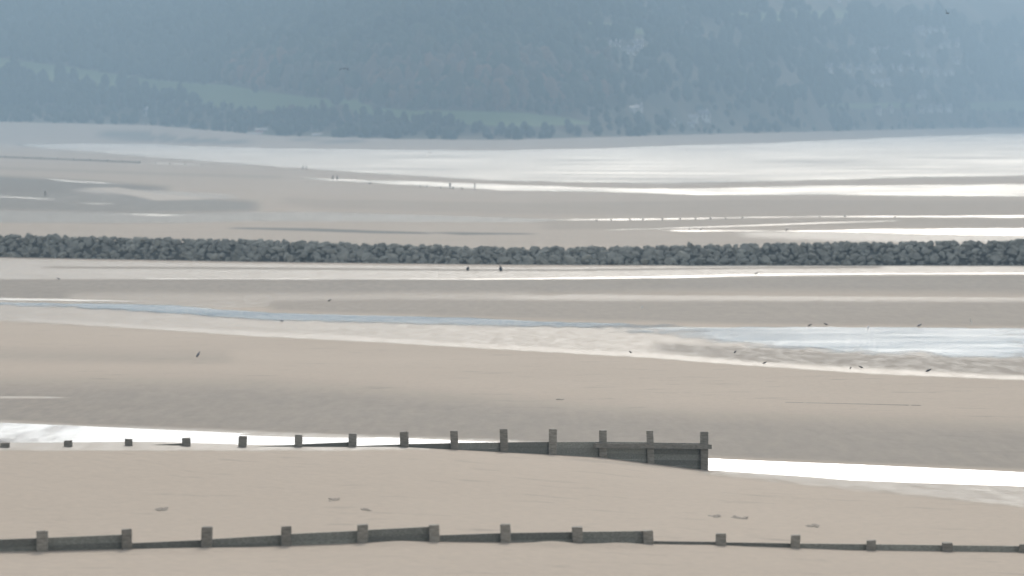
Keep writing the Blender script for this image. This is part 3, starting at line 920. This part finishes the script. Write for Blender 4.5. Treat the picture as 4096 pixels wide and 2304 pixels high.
# ------------------------------------------------------------------ rock breakwater
def breakwater():
    fy = lambda u: np.interp(u, [-900, 0, 1000, 2000, 2600, 3000, 3500, 4096, 5000], [650, 636, 618, 606, 604, 606, 604, 605, 606])
    hh = lambda u: np.interp(u, [-900, 0, 500, 1000, 1500, 2000, 2500, 3000, 3400, 4096, 5000], [3.2, 3.05, 2.9, 2.8, 2.5, 2.2, 2.25, 2.6, 2.8, 3.05, 3.2])
    root = empty("rock_breakwater", (0, 600, 0.3))
    tag(root, "long low breakwater of piled grey boulders crossing the flats", "breakwater")
    # boulder shapes: angular convex lumps
    shapes = []
    for k in range(16):
        rs = np.random.default_rng(100 + k)
        bm = bmesh.new()
        pts = rs.normal(size=(17, 3)); pts /= np.linalg.norm(pts, axis=1)[:, None]
        pts *= rs.uniform(.72, 1.08, (17, 1)); pts *= np.array([.62, .52, .46]) * rs.uniform(.85, 1.2, 3)
        for q in pts: bm.verts.new(q)
        bmesh.ops.convex_hull(bm, input=bm.verts)
        bmesh.ops.delete(bm, geom=[v for v in bm.verts if not v.link_faces], context='VERTS')
        bmesh.ops.bevel(bm, geom=list(bm.edges), offset=.03, segments=1, affect='EDGES', clamp_overlap=True)
        for v_ in bm.verts:
            if v_.co.length > .95: v_.co *= .95 / v_.co.length
        me = bpy.data.meshes.new("rock"); bm.normal_update(); bm.to_mesh(me); bm.free()
        me.materials.append(M['rock'])
        shapes.append(me)
    rocks = []
    # courses up the seaward slope, crest, back
    for u in np.arange(-850, 4960, 25.):
        Yf = float(fy(np.array(u))); H = float(hh(np.array(u)))
        nrow = 7
        for r_ in range(nrow):
            f = (r_ + random.uniform(-.28, .28)) / (nrow - 1)
            f = min(max(f, 0), 1.02)
            uu = u + (14 if r_ % 2 else 0) + random.uniform(-13, 13)
            y = Yf + 3.6 * f + random.uniform(-.25, .25)
            z = .30 + (H - .55) * f ** .85 + random.uniform(-.12, .16)
            s = random.choice([.45, .6, .7, .8, .95, 1.25]) * random.uniform(.9, 1.1)
            if r_ == 0: s *= .75
            rocks.append(((uu - 2048) / FOC * y, y, z, s, -50 < uu < 4150, r_))
        for k in range(3):
            y = Yf + 4.3 + k * 1.1
            rocks.append(((u + random.uniform(-14, 14) - 2048) / FOC * y, y, .25 + (H - .40) * (1 - k * .22), random.uniform(.8, 1.1), False, 9))
    vis = [r for r in rocks if r[4]]
    vis.sort(key=lambda r: -r[3])
    parts = vis[:300]; ids = set(id(r) for r in parts)
    for r in parts:
        o = bpy.data.objects.new("rock", random.choice(shapes))
        COL.objects.link(o); o.parent = root
        o.location = (r[0], r[1] - 600, r[2] - .3)
        o.rotation_euler = (random.uniform(-.7, .7), random.uniform(-.5, .5), random.uniform(0, 6.28))
        o.scale = (r[3] * random.uniform(1.0, 1.35), r[3], r[3] * random.uniform(.8, 1.05))
    Vs = []; Fs = []; off = 0
    tri = []
    for me in shapes:
        me.calc_loop_triangles()
        tri.append((np.array([v.co[:] for v in me.vertices]), np.array([t.vertices[:] for t in me.loop_triangles])))
    for r in rocks:
        if id(r) in ids: continue
        V, F = random.choice(tri)
        R = np.array(Matrix.Rotation(random.uniform(0, 6.28), 3, 'Z') @ Matrix.Rotation(random.uniform(-.7, .7), 3, 'X'))
        Vs.append((V * r[3] * np.array([1.15, 1, .95])) @ R.T + np.array([r[0], r[1] - 600, r[2] - .3])); Fs.append(F + off); off += len(V)
    o = link("boulder_fill", tri_mesh("boulder_fill", np.concatenate(Vs), np.concatenate(Fs)), M['rock'], root)
    o['kind'] = 'stuff'
    us = np.arange(-880, 4990, 30.)
    prof = [(.5, -.6), (1.2, .05), (3.0, .55), (4.2, .80), (5.6, .72), (7.5, -.4)]
    P = np.zeros((len(prof), len(us), 3))
    for i, (dy, hf) in enumerate(prof):
        y = fy(us) + dy
        P[i, :, 0] = (us - 2048) / FOC * y; P[i, :, 1] = y - 600; P[i, :, 2] = hh(us) * hf - .1
    o = link("rubble_core", grid_mesh("rubble_core", P, smooth=False), M['rubble'], root)
breakwater()

# ------------------------------------------------------------------ timber groynes
def groyne(name, label, posts, bays, Yfun, pw, board_h, rail=None, extra_end=None):
    """posts: (px, py_top); bays: (i, j, ytop_i, ytop_j) plank tops in photograph rows"""
    P = []
    for px, pyt in posts:
        Y = Yfun(px)
        top = at(px, pyt, Y)
        g = float(ground_z(np.array(px), np.array(Y)))
        P.append((top.x, Y, top.z, g))
    base = empty(name, (P[len(P)//2][0], P[len(P)//2][1], P[len(P)//2][3]))
    B = Vector(base.location)
    tag(base, label, "groyne")
    for i, (x, Y, zt, g) in enumerate(P):
        bm = bmesh.new()
        h0 = g - 1.0
        w = pw * random.uniform(.94, 1.06)
        vs_ = add_box(bm, (-w/2, -w/2, h0), (w/2, w/2, zt), .018)
        lean = random.uniform(-.045, .045)
        for v in bm.verts:
            v.co.x += (v.co.z - g) * lean
            if v.co.z > zt - .05:
                v.co.z += random.uniform(-.012, .012)
        o = from_bm("post", bm, M['wood'], base, (x - B.x, Y - B.y, -B.z))
        o.rotation_euler = (0, 0, random.uniform(-.12, .12))
    for i, j, yi, yj in bays:
        x0, Y0, _, g0 = P[i]; x1, Y1, _, g1 = P[j]
        px0, px1 = posts[i][0], posts[j][0]
        t0 = at(px0, yi, Y0 + pw * .5 + .06).z; t1 = at(px1, yj, Y1 + pw * .5 + .06).z
        a = Vector((x0, Y0 + pw * .5 + .05, 0)); b = Vector((x1, Y1 + pw * .5 + .05, 0))
        d = (b - a); ln = d.length; d.normalize()
        nrm = Vector((-d.y, d.x, 0))
        lo = min(g0, g1) - .35
        n = int(math.ceil((max(t0, t1) - lo) / board_h))
        for k in range(n):
            zt0 = t0 - k * board_h; zt1 = t1 - k * board_h
            off = random.uniform(-.006, .006)
            gap = random.choice((.002, .003, .004))
            bm = bmesh.new()
            cs = []
            for (q, zt) in ((a - d * .02, zt0), (b + d * .02, zt1)):
                for s_ in (-.035 + off, .035 + off):
                    for zz in (zt - gap, zt - board_h):
                        cs.append(bm.verts.new(q + nrm * s_ + Vector((0, 0, zz)) - B))
            # order: a:(s0 top, s0 bot, s1 top, s1 bot), b: same
            for f in ((0, 1, 5, 4), (2, 6, 7, 3), (0, 4, 6, 2), (1, 3, 7, 5), (0, 2, 3, 1), (4, 5, 7, 6)):
                bm.faces.new([cs[m] for m in f])
            bmesh.ops.recalc_face_normals(bm, faces=bm.faces)
            from_bm("plank", bm, M['plank'], base)
    return base, P, B

nearY = lambda px: float(lin(np.array(px, float), [134, 138, 139.7, 141, 143, 145, 146.5, 148, 150, 152, 156]))
NP = [(-520, 2136), (-168, 2130), (170, 2123), (507, 2117), (826, 2108), (1144, 2105), (1450, 2097), (1738, 2099), (2024, 2097), (2311, 2106), (2594, 2122), (2883, 2134), (3181, 2140), (3484, 2160), (3788, 2170), (4096, 2176), (4410, 2184)]
NB = [(0, 1, 2178, 2166), (1, 2, 2163, 2151), (2, 3, 2151, 2137), (3, 4, 2173, 2158), (4, 5, 2157, 2138), (5, 6, 2136, 2121), (6, 7, 2120, 2105), (7, 8, 2141, 2131), (8, 9, 2131, 2127), (9, 10, 2127, 2123),
      (10, 11, 2163, 2167), (11, 12, 2168, 2173), (12, 13, 2173, 2176), (13, 14, 2176, 2180), (14, 15, 2180, 2184), (15, 16, 2184, 2190)]
groyne("timber_groyne", "nearest dark timber groyne, a stepped plank wall crossing the bottom of the view", NP, NB, nearY, .285, .21)

midY = lambda px: 178 + 27 * px / 2836
MP = [(-470, 1782), (-225, 1776), (20, 1770), (273, 1762), (515, 1756), (746, 1752), (970, 1744), (1194, 1739), (1410, 1733), (1618, 1726), (1818, 1722), (2017, 1716), (2211, 1716), (2412, 1720), (2604, 1721), (2816, 1727)]
MB = [(0, 1, 1797, 1793), (1, 2, 1794, 1786), (3, 4, 1792, 1782), (4, 5, 1783, 1772), (6, 7, 1788, 1778), (7, 8, 1777, 1768), (8, 9, 1784, 1777), (9, 10, 1776, 1772), (10, 11, 1771, 1769), (11, 12, 1769, 1767), (12, 13, 1768, 1767), (13, 14, 1767, 1769), (14, 15, 1770, 1773)]
mg, MPOS, MB0 = groyne("timber_groyne", "middle timber groyne with tall posts, ending beside the bright white pool", MP, MB, midY, .29, .23)
# rail bolted along the seaward end, its butt sticking out past the last post
def rail():
    a = at(2380, 1782, midY(2380) - .22); b = at(2842, 1787, midY(2842) - .22)
    bm = bmesh.new()
    d = (b - a).normalized(); n = Vector((-d.y, d.x, 0)).normalized()
    cs = []
    for q in (a, b):
        for s_ in (-.07, .07):
            for z in (.09, -.09):
                cs.append(bm.verts.new(q + n * s_ + Vector((0, 0, z)) - MB0))
    for f in ((0, 1, 5, 4), (2, 6, 7, 3), (0, 4, 6, 2), (1, 3, 7, 5), (0, 2, 3, 1), (4, 5, 7, 6)):
        bm.faces.new([cs[m] for m in f])
    bmesh.ops.recalc_face_normals(bm, faces=bm.faces)
    from_bm("rail", bm, M['wood'], mg)
rail()

def far_groyne():
    xs = [-60, 20, 95, 163, 230, 295, 360, 430, 490, 560, 620, 680, 740, 805]
    def fy(px): return float(np.interp(px, [-60, 0, 163, 430, 810], [627, 630, 636, 647, 663]))
    root = empty("distant_groyne", gp(300, fy(300)))
    B = Vector(root.location)
    prev = None
    for k, x in enumerate(xs):
        p = gp(x, fy(x))
        h = .95 if x < 600 else .5
        bm = bmesh.new(); add_box(bm, (-.2, -.2, -.6), (.2, .2, h), .02)
        from_bm("post", bm, M['wood'], root, p - B)
        if prev is not None and x < 600:
            d = p - prev
            for z0 in (.05, .30):
                bm = bmesh.new()
                n = Vector((-d.y, d.x, 0)).normalized() * .05
                cs = [bm.verts.new(q - B + n * s_ + Vector((0, 0, z))) for q in (prev + Vector((0, .27, 0)), p + Vector((0, .27, 0))) for s_ in (-1, 1) for z in (z0 + .23, z0)]
                for f in ((0, 1, 5, 4), (2, 6, 7, 3), (0, 4, 6, 2), (1, 3, 7, 5), (0, 2, 3, 1), (4, 5, 7, 6)):
                    bm.faces.new([cs[m] for m in f])
                bmesh.ops.recalc_face_normals(bm, faces=bm.faces)
                from_bm("plank", bm, M['plank'], root)
        prev = p
    tag(root, "thin distant groyne with tiny posts at the left, near the estuary water", "groyne")
far_groyne()

STUMP_WORDS = ['first', 'second', 'third', 'fourth', 'fifth', 'sixth', 'seventh', 'eighth', 'ninth', 'tenth', 'eleventh', 'twelfth', 'last']
# worn stumps of an older groyne beyond the rocks
for k, (x, y) in enumerate([(2386, 885), (2445, 883), (2520, 881), (2572, 880), (2650, 880), (2720, 878), (2782, 877), (2842, 876), (2902, 875), (2970, 873), (3278, 868), (3380, 868), (3580, 870)]):
    p = gp(x, y)
    bm = bmesh.new(); add_box(bm, (-.13, -.13, -.4), (.13, .13, random.uniform(.18, .30)), .02)
    for v in bm.verts: v.co.x += v.co.z * random.uniform(-.1, .1)
    o = from_bm("post_stump", bm, M['wood'], None, p)
    tag(o, STUMP_WORDS[k] + " worn timber stump on the thin bright streak beyond the rocks, counting from left", "post", "stumps of an old groyne")
p = gp(181, 784)
bm = bmesh.new(); add_box(bm, (-.16, -.16, -.5), (.16, .16, 1.1), .02)
tag(from_bm("marker_post", bm, M['wood'], None, p), "single upright post on the dark mud flat at far left", "post")

# ------------------------------------------------------------------ birds
def tube(bm, pts, rads, seg=10):
    rings = []
    for i, (p, r) in enumerate(zip(pts, rads)):
        p = Vector(p)
        d = (Vector(pts[min(i + 1, len(pts) - 1)]) - Vector(pts[max(i - 1, 0)])).normalized()
        a = d.orthogonal().normalized(); b = d.cross(a)
        rx, ry = (r if isinstance(r, tuple) else (r, r))
        a = Vector((0, 1, 0)) if abs(d.y) < .9 else Vector((1, 0, 0))
        a = (a - d * a.dot(d)).normalized(); b = d.cross(a)
        rings.append([bm.verts.new(p + a * rx * math.cos(t) + b * ry * math.sin(t)) for t in [2 * math.pi * k / seg for k in range(seg)]])
    for r0, r1 in zip(rings[:-1], rings[1:]):
        for k in range(seg):
            bm.faces.new((r0[k], r0[(k + 1) % seg], r1[(k + 1) % seg], r1[k]))
    bm.faces.new(rings[0][::-1]); bm.faces.new(rings[-1])

def standing_bird(name, loc, h, face, label, body_mat, upright=.3, group=None, wing_mat=None, neck=.0, bulk=1.0):
    """faces +x before rotation; one continuous body, with wings, beak, tail and legs as parts"""
    r = empty(name, loc, face)
    leg = h * (.28 - .2 * upright)
    L = h * (1.05 - .35 * upright)
    up = .25 + 1.2 * upright
    d = Vector((math.cos(up), 0, math.sin(up)))
    c = Vector((0, 0, leg + .15 * h))
    bk = bulk
    pts = [c - d * L * .42, c - d * L * .28, c, c + d * L * .25, c + d * L * .38 + Vector((0, 0, neck * h * .5)), c + d * L * .50 + Vector((.01, 0, .05 * h + neck * h)), c + d * L * .60 + Vector((.02 * h, 0, .05 * h + neck * h))]
    rad = [.03 * h, .12 * h * bk, .17 * h * bk, .15 * h * bk, .085 * h * bk, .085 * h, .03 * h]
    bm = bmesh.new(); tube(bm, pts, rad)
    body = from_bm("body", bm, body_mat, r, smooth=True)
    hd = pts[-1]
    bm = bmesh.new(); tube(bm, [hd - Vector((.03 * h, 0, 0)), hd + Vector((.06 * h, 0, -.01 * h)), hd + Vector((.12 * h, 0, -.03 * h))], [.026 * h, .018 * h, .004 * h], 6)
    from_bm("beak", bm, M['beak'], r)
    bm = bmesh.new()
    t0 = c - d * L * .36
    tube(bm, [t0, t0 - d * L * .14, t0 - d * L * .30], [(.07 * h * bk, .03 * h), (.09 * h * bk, .02 * h), (.10 * h * bk, .008 * h)], 8)
    from_bm("tail", bm, wing_mat or body_mat, r)
    for s_ in (-1, 1):
        bm = bmesh.new()
        y = s_ * .145 * h * bk
        tube(bm, [c + d * L * .24 + Vector((0, y * .8, .01 * h)), c + d * L * .02 + Vector((0, y * 1.1, .03 * h)), c - d * L * .30 + Vector((0, y * .6, .04 * h)), c - d * L * .48 + Vector((0, y * .2, .03 * h))],
             [(.02 * h, .04 * h), (.035 * h, .11 * h), (.022 * h, .07 * h), (.006 * h, .012 * h)], 8)
        from_bm("wing", bm, wing_mat or body_mat, r, smooth=True)
        bm = bmesh.new()
        tube(bm, [(0, s_ * .06 * h, leg + .10 * h), (-.01 * h, s_ * .06 * h, leg * .5), (0, s_ * .06 * h, .01)], [.02 * h, .012 * h, .012 * h], 6)
        for a in (-.5, 0, .5):
            tube(bm, [(0, s_ * .06 * h, .012), (.09 * h * math.cos(a), s_ * .06 * h + .09 * h * math.sin(a), .008)], [.012 * h, .006 * h], 5)
        from_bm("leg", bm, M['beak'], r)
    tag(r, label, "bird", group)
    return r

def flying_bird(loc, span, face, lab, mat, droop=.25, roll=0.0):
    r = empty("flying_gull", loc, face)
    r.rotation_euler = (roll, 0, face)
    L = span * .38
    bm = bmesh.new(); tube(bm, [(-L * .5, 0, 0), (-L * .2, 0, 0), (L * .15, 0, 0), (L * .36, 0, .01), (L * .5, 0, 0)], [.012 * span, .045 * span, .05 * span, .035 * span, .01 * span])
    from_bm("body", bm, mat, r, smooth=True)
    for s_ in (-1, 1):
        bm = bmesh.new()
        tube(bm, [(0.02, s_ * .03 * span, .02 * span), (.03 * span, s_ * .22 * span, .07 * span), (-.03 * span, s_ * .40 * span, .07 * span - droop * span * .35), (-.08 * span, s_ * .52 * span, .05 * span - droop * span * .8)],
             [(.075 * span, .012 * span), (.065 * span, .012 * span), (.045 * span, .008 * span), (.008 * span, .003 * span)], 8)
        from_bm("wing", bm, mat, r, smooth=True)
    bm = bmesh.new(); tube(bm, [(-L * .45, 0, 0), (-L * .72, 0, 0)], [(.02 * span, .008 * span), (.05 * span, .005 * span)], 6); from_bm("tail", bm, mat, r)
    bm = bmesh.new(); tube(bm, [(L * .48, 0, 0), (L * .6, 0, -.01)], [.01 * span, .003 * span], 6); from_bm("beak", bm, M['beak'], r)
    tag(r, lab, "bird")
    return r

# the two large dark birds in front of the rocks
b1 = standing_bird("large_dark_bird", gp(1871, 1083), .66, math.radians(62), "left of the two large dark birds standing on wet sand before the rocks", M['bird_dark'], .72, "pair of large dark birds", bulk=1.55)
b2 = standing_bird("large_dark_bird", gp(2003, 1085), .86, math.radians(118), "right and taller of the two large dark birds standing before the rocks", M['bird_dark'], .80, "pair of large dark birds", bulk=1.35)

standing_bird("gull", gp(791, 1429), .46, math.radians(20), "grey gull standing alone on the open dry sand at left", M['bird_grey'], .62, wing_mat=M['bird_grey'])
GULLS = [(3238, 1308, .34, 0, 'bird_dark', "dark low bird at the pool's far edge, leftmost of the row at right"),
         (3304, 1304, .34, 2.6, 'bird_dark', "dark bird second from left at the far edge of the right pool"),
         (3472, 1318, .42, 1.2, 'bird_white', "white gull standing in the far edge of the right pool, mirrored below"),
         (3676, 1310, .40, .4, 'bird_grey', "grey gull at the far edge of the right pool below the flying one"),
         (1126, 1290, .40, 3.3, 'bird_grey', "small grey gull wading at the edge of the blue runnel"),
         (2940, 1415, .28, 1.0, 'bird_dark', "tiny dark wader on the bright rim of wet sand right of centre"),
         (2522, 1415, .26, 2.2, 'bird_dark', "tiny dark wader on mottled wet sand below the red marked area's right"),
         (3057, 1459, .26, .3, 'bird_dark', "tiny dark wader on the lower rim of the wet sand at right"),
         (3445, 1476, .26, 2.9, 'bird_dark', "tiny dark wader below the right pool, right of two"),
         (3402, 1478, .22, 1.1, 'bird_dark', "tiny dark wader below the right pool, left of two"),
         (3712, 1492, .34, .2, 'bird_dark', "dark wader on wet sand at the right below the pool"),
         (3024, 1101, .46, .2, 'bird_dark', "dark bird beside the bright line before the right hand rocks"),
         (235, 1121, .40, 2.9, 'bird_grey', "grey gull on the damp edge left, in front of the rocks"),
         (2568, 1236, .40, 1.4, 'bird_white', "pale gull on damp sand right of centre, beyond the runnel"),
         (1317, 1208, .36, .5, 'bird_dark', "small dark bird on damp sand left of centre")]
for x, y, h, f, mt, lb in GULLS:
    standing_bird("gull" if mt != 'bird_dark' else "wading_bird", gp(x, y), h, f, lb.replace("below the red marked area's right", "just right of centre"), M[mt], .1)
for x, y, h, f, mt, lb in [(2758, 921, .5, 2, 'bird_dark', "dark bird in the bright pool beyond the rocks, left of two"),
                           (2803, 923, .5, .6, 'bird_dark', "dark bird in the bright pool beyond the rocks, right of two"),
                           (3146, 925, .5, .2, 'bird_dark', "dark bird on the thin streak above the right hand rocks"),
                           (1480, 738, .9, .2, 'bird_dark', "dark bird resting on the spit beside the walkers")]:
    standing_bird("wading_bird", gp(x, y), h, f, lb, M[mt], .15)
# birds by the walkers
for x, y, h, f, lb in [(1681, 749, .78, 2.8, "upright grey bird, leftmost of three standing by the bright channel"),
                       (1707, 750, .74, .4, "upright grey bird, middle of three standing by the bright channel"),
                       (1763, 754, .72, 2.5, "upright grey bird, rightmost of three, left of a walker")]:
    standing_bird("heron", gp(x, y), h, f, lb, M['bird_grey'], .55, "upright birds beside the channel", wing_mat=M['bird_dark'], neck=.12)

flying_bird(at(1376, 275, 620), 1.15, 1.35, "dark bird gliding with arched wings against the wooded hill", M['bird_dark'], .30)
flying_bird(at(3788, 53, 420), .62, .5, "small dark bird flying near the top right", M['bird_dark'], -.5, .5)
flying_bird(at(3882, 1284, 330), .50, 1.1, "white gull flying low over the right hand sand", M['bird_white'], .05, 1.2)
flying_bird(at(2745, 604, 1500), 1.2, .8, "pale gull flying over the bright water right of centre", M['bird_grey'], -.3, .6)
flying_bird(at(1719, 612, 1500), 1.2, 1.2, "grey gull flying low over the bright water at centre", M['bird_grey'], -.5, .3)
flying_bird(at(1708, 622, 1500), .9, .3, "pale gull skimming the water just under the grey one", M['bird_white'], .1)

# ------------------------------------------------------------------ people and dogs
def person(loc, h, face, label, group, stride=.18, coat='cloth_dark'):
    r = empty("person", loc, face)
    k = h / 1.72
    V = []; E = []; Rr = []
    def v(p, rad):
        V.append(Vector(p) * k); Rr.append(rad * k); return len(V) - 1
    def e(a, b): E.append((a, b))
    pel = v((0, 0, .95), .145)
    wa = v((0, 0, 1.12), .13); e(pel, wa)
    ch = v((.01, 0, 1.32), .155); e(wa, ch)
    nk = v((.01, 0, 1.47), .06); e(ch, nk)
    hb = v((.02, 0, 1.54), .085); e(nk, hb)
    hm = v((.025, 0, 1.62), .10); e(hb, hm)
    ht = v((.015, 0, 1.70), .06); e(hm, ht)
    ns = v((.125, 0, 1.605), .018); e(hm, ns)
    for s_ in (-1, 1):
        hip = v((0, s_ * .10, .90), .105); e(pel, hip)
        fw = stride * s_
        kn = v((fw * .6 + .03, s_ * .11, .50), .07); e(hip, kn)
        an = v((fw - .04, s_ * .11, .09), .045); e(kn, an)
        to = v((fw + .14, s_ * .13, .035), .035); e(an, to)
        sh = v((0, s_ * .19, 1.40), .065); e(ch, sh)
        el = v((-fw * .4 - .03, s_ * .25, 1.13), .048); e(sh, el)
        wr = v((-fw * .8 + .06, s_ * .25, .90), .033); e(el, wr)
        pm = v((-fw * .8 + .08, s_ * .25, .84), .034); e(wr, pm)
        for q, (dx, ln) in enumerate(((-.030, .065), (-.010, .08), (.010, .075), (.028, .06))):
            f1 = v((-fw * .8 + .085 + dx, s_ * .25, .80), .010); e(pm, f1)
            f2 = v((-fw * .8 + .09 + dx * 1.2, s_ * .245, .80 - ln), .008); e(f1, f2)
        th = v((-fw * .8 + .125, s_ * .235, .82), .010); e(pm, th)
    me = bpy.data.meshes.new("person_body")
    me.from_pydata([p[:] for p in V], E, [])
    tmp = bpy.data.objects.new("person_tmp", me); COL.objects.link(tmp)
    sk = tmp.modifiers.new("skin", 'SKIN'); sk.use_smooth_shade = True
    for i, sv in enumerate(me.skin_vertices[0].data):
        sv.radius = (Rr[i], Rr[i]); sv.use_root = (i == 0)
    sb = tmp.modifiers.new("sub", 'SUBSURF'); sb.levels = 1; sb.render_levels = 1
    dg = bpy.context.evaluated_depsgraph_get()
    m2 = bpy.data.meshes.new_from_object(tmp.evaluated_get(dg))
    bpy.data.objects.remove(tmp)
    for mt in (coat, 'cloth_blue', 'skin'):
        m2.materials.append(M[mt])
    for poly in m2.polygons:
        c = poly.center / k
        hand = c.z < .88 and abs(c.y) > .19
        poly.material_index = 2 if (c.z > 1.475 or hand) else (1 if c.z < .86 else 0)
    b = link("body", m2, None, r)
    bm = bmesh.new()
    bmesh.ops.create_icosphere(bm, subdivisions=2, radius=.112 * k, matrix=Matrix.Translation(Vector((-.005, 0, 1.645)) * k))
    bmesh.ops.delete(bm, geom=[vv for vv in bm.verts if vv.co.z < 1.62 * k and vv.co.x > .0], context='VERTS')
    from_bm("hair", bm, M['hair'], r, smooth=True)
    for s_ in (-1, 1):
        bm = bmesh.new(); bmesh.ops.create_icosphere(bm, subdivisions=1, radius=.012 * k, matrix=Matrix.Translation(Vector((.118, s_ * .036, 1.635)) * k))
        from_bm("eye", bm, M['rubber'], r)
        bm = bmesh.new(); bmesh.ops.create_icosphere(bm, subdivisions=1, radius=.026 * k, matrix=Matrix.Translation(Vector((.01, s_ * .105, 1.62)) * k))
        from_bm("ear", bm, M['skin'], r)
    bm = bmesh.new(); add_box(bm, (.105 * k, -.025 * k, 1.563 * k), (.118 * k, .025 * k, 1.572 * k)); from_bm("mouth", bm, M['redpaint'], r)
    tag(r, label, "person", group)
    return r
GP_ = "walkers on the far sand"
person(gp(1212, 680), 1.72, 2.8, "walker in a dark coat, left of the pair at the estuary's edge", GP_)
person(gp(1226, 679), 1.58, 2.8, "walker in a dark coat, right of the pair at the estuary's edge", GP_)
person(gp(1331, 723), 1.55, .5, "walker in dark clothes, left of the pair by the thin channel", GP_, .22)
person(gp(1349, 723), 1.52, .6, "walker in dark clothes, right of the pair by the thin channel", GP_)
person(gp(1800, 755), 1.62, 1.2, "lone walker in a dark coat with a small dog beside", GP_, .10)
person(gp(1899, 760), 1.80, .2, "tall lone walker in a dark coat at the right of the group", GP_, .12)

def dog(loc, h, face, label):
    r = empty("dog", loc, face)
    k = h / .6
    V = []; E = []; Rr = []
    def v(p, rad): V.append(Vector(p) * k); Rr.append(rad * k); return len(V) - 1
    a = v((-.05, 0, .42), .10); ch = v((.22, 0, .42), .13); ru = v((-.30, 0, .45), .095); E += [(a, ch), (a, ru)]
    nk = v((.36, 0, .55), .07); hd = v((.42, 0, .64), .08); mz = v((.54, 0, .61), .04); nz = v((.60, 0, .60), .028); E += [(ch, nk), (nk, hd), (hd, mz), (mz, nz)]
    tl = v((-.42, 0, .52), .03); t2 = v((-.52, 0, .62), .018); E += [(ru, tl), (tl, t2)]
    for s_ in (-1, 1):
        e1 = v((.40, s_ * .06, .72), .022); E.append((hd, e1))
        s1 = v((.22, s_ * .09, .34), .06); w1 = v((.23, s_ * .09, .16), .032); p1 = v((.26, s_ * .09, .03), .03); E += [(ch, s1), (s1, w1), (w1, p1)]
        k1 = v((-.26, s_ * .09, .34), .07); h1 = v((-.38, s_ * .09, .19), .032); p2 = v((-.33, s_ * .09, .03), .03); E += [(ru, k1), (k1, h1), (h1, p2)]
    me = bpy.data.meshes.new("dog_body"); me.from_pydata([p[:] for p in V], E, [])
    tmp = bpy.data.objects.new("dog_tmp", me); COL.objects.link(tmp)
    sk = tmp.modifiers.new("skin", 'SKIN'); sk.use_smooth_shade = True
    for i, sv in enumerate(me.skin_vertices[0].data): sv.radius = (Rr[i], Rr[i]); sv.use_root = (i == 0)
    sb = tmp.modifiers.new("sub", 'SUBSURF'); sb.levels = 1
    m2 = bpy.data.meshes.new_from_object(tmp.evaluated_get(bpy.context.evaluated_depsgraph_get()))
    bpy.data.objects.remove(tmp)
    m2.materials.append(M['fur'])
    link("body", m2, None, r)
    tag(r, label, "dog")
dog(gp(1812, 757), .66, 1.4, "dark dog close beside the lone walker with the small gap")
dog(gp(1848, 759), .50, 1.9, "small dark dog between the two lone walkers")

# ------------------------------------------------------------------ bits of weed and driftwood on the near sand
def weed(px, py, w, label):
    p = gp(px, py)
    bm = bmesh.new()
    for k in range(9):
        x = random.uniform(-.5, .5) * w
        bmesh.ops.create_icosphere(bm, subdivisions=1, radius=1, matrix=Matrix.Translation((x, random.uniform(-.5, .5), .0)) @ Matrix.Diagonal((w * .16, .30, .022, 1)))
    for v in bm.verts: v.co += Vector((random.uniform(-.05, .05), random.uniform(-.08, .08), random.uniform(-.01, .015)))
    o = from_bm("seaweed_clump", bm, M['weed'], None, p)
    tag(o, label, "seaweed", "seaweed on the near sand")
for x, y, w, l in [(632, 2036, .45, "dark strand of seaweed on the near sand at left, between the two groynes"),
                   (2862, 2064, .40, "dark strand of seaweed on the near sand right of centre, left of two"),
                   (2960, 2070, .42, "dark strand of seaweed on the near sand right of centre, right of two"),
                   (3245, 2102, .45, "dark strand of seaweed just beyond the near groyne at right"),
                   (2240, 1598, .4, "dark curl of seaweed on the middle sand right of centre"),
                   (1465, 2040, .3, "small dark fleck of seaweed between the groynes left of centre"),
                   (1330, 2000, .3, "small dark fleck of seaweed midway between the groynes left of centre")]:
    weed(x, y, w, l)
for u0, u1, yy, l in [(3150, 3680, 1620, "thin dark line of stranded seaweed across the right hand sand")]:
    bm = bmesh.new()
    for k in range(120):
        u_ = u0 + (u1 - u0) * random.random()
        q = gp(u_, 1607 + (u_ - 3000) * .022)
        bmesh.ops.create_icosphere(bm, subdivisions=1, radius=1, matrix=Matrix.Translation(q) @ Matrix.Diagonal((.16, .40, .03, 1)))
    o = from_bm("seaweed_line", bm, M['weed'])
    tag(o, l, "seaweed", kind='stuff')

# ------------------------------------------------------------------ sea haze
def haze():
    bm = bmesh.new()
    add_box(bm, (-11000, -400, -2.0), (11000, 11500, 400))
    o = from_bm("haze", bm)
    m = bpy.data.materials.new("pale_sea_haze"); m.use_nodes = True
    nt = m.node_tree
    nt.nodes.remove(nt.nodes['Principled BSDF'])
    pv = nt.nodes.new('ShaderNodeVolumePrincipled')
    pv.inputs['Color'].default_value = (.385, .55, .71, 1)
    pv.inputs['Density'].default_value = HAZE_D
    pv.inputs['Anisotropy'].default_value = .25
    nt.links.new(pv.outputs[0], nt.nodes['Material Output'].inputs['Volume'])
    o.data.materials.append(m)
    tag(o, kind='stuff')
HAZE_D = .00023
haze()
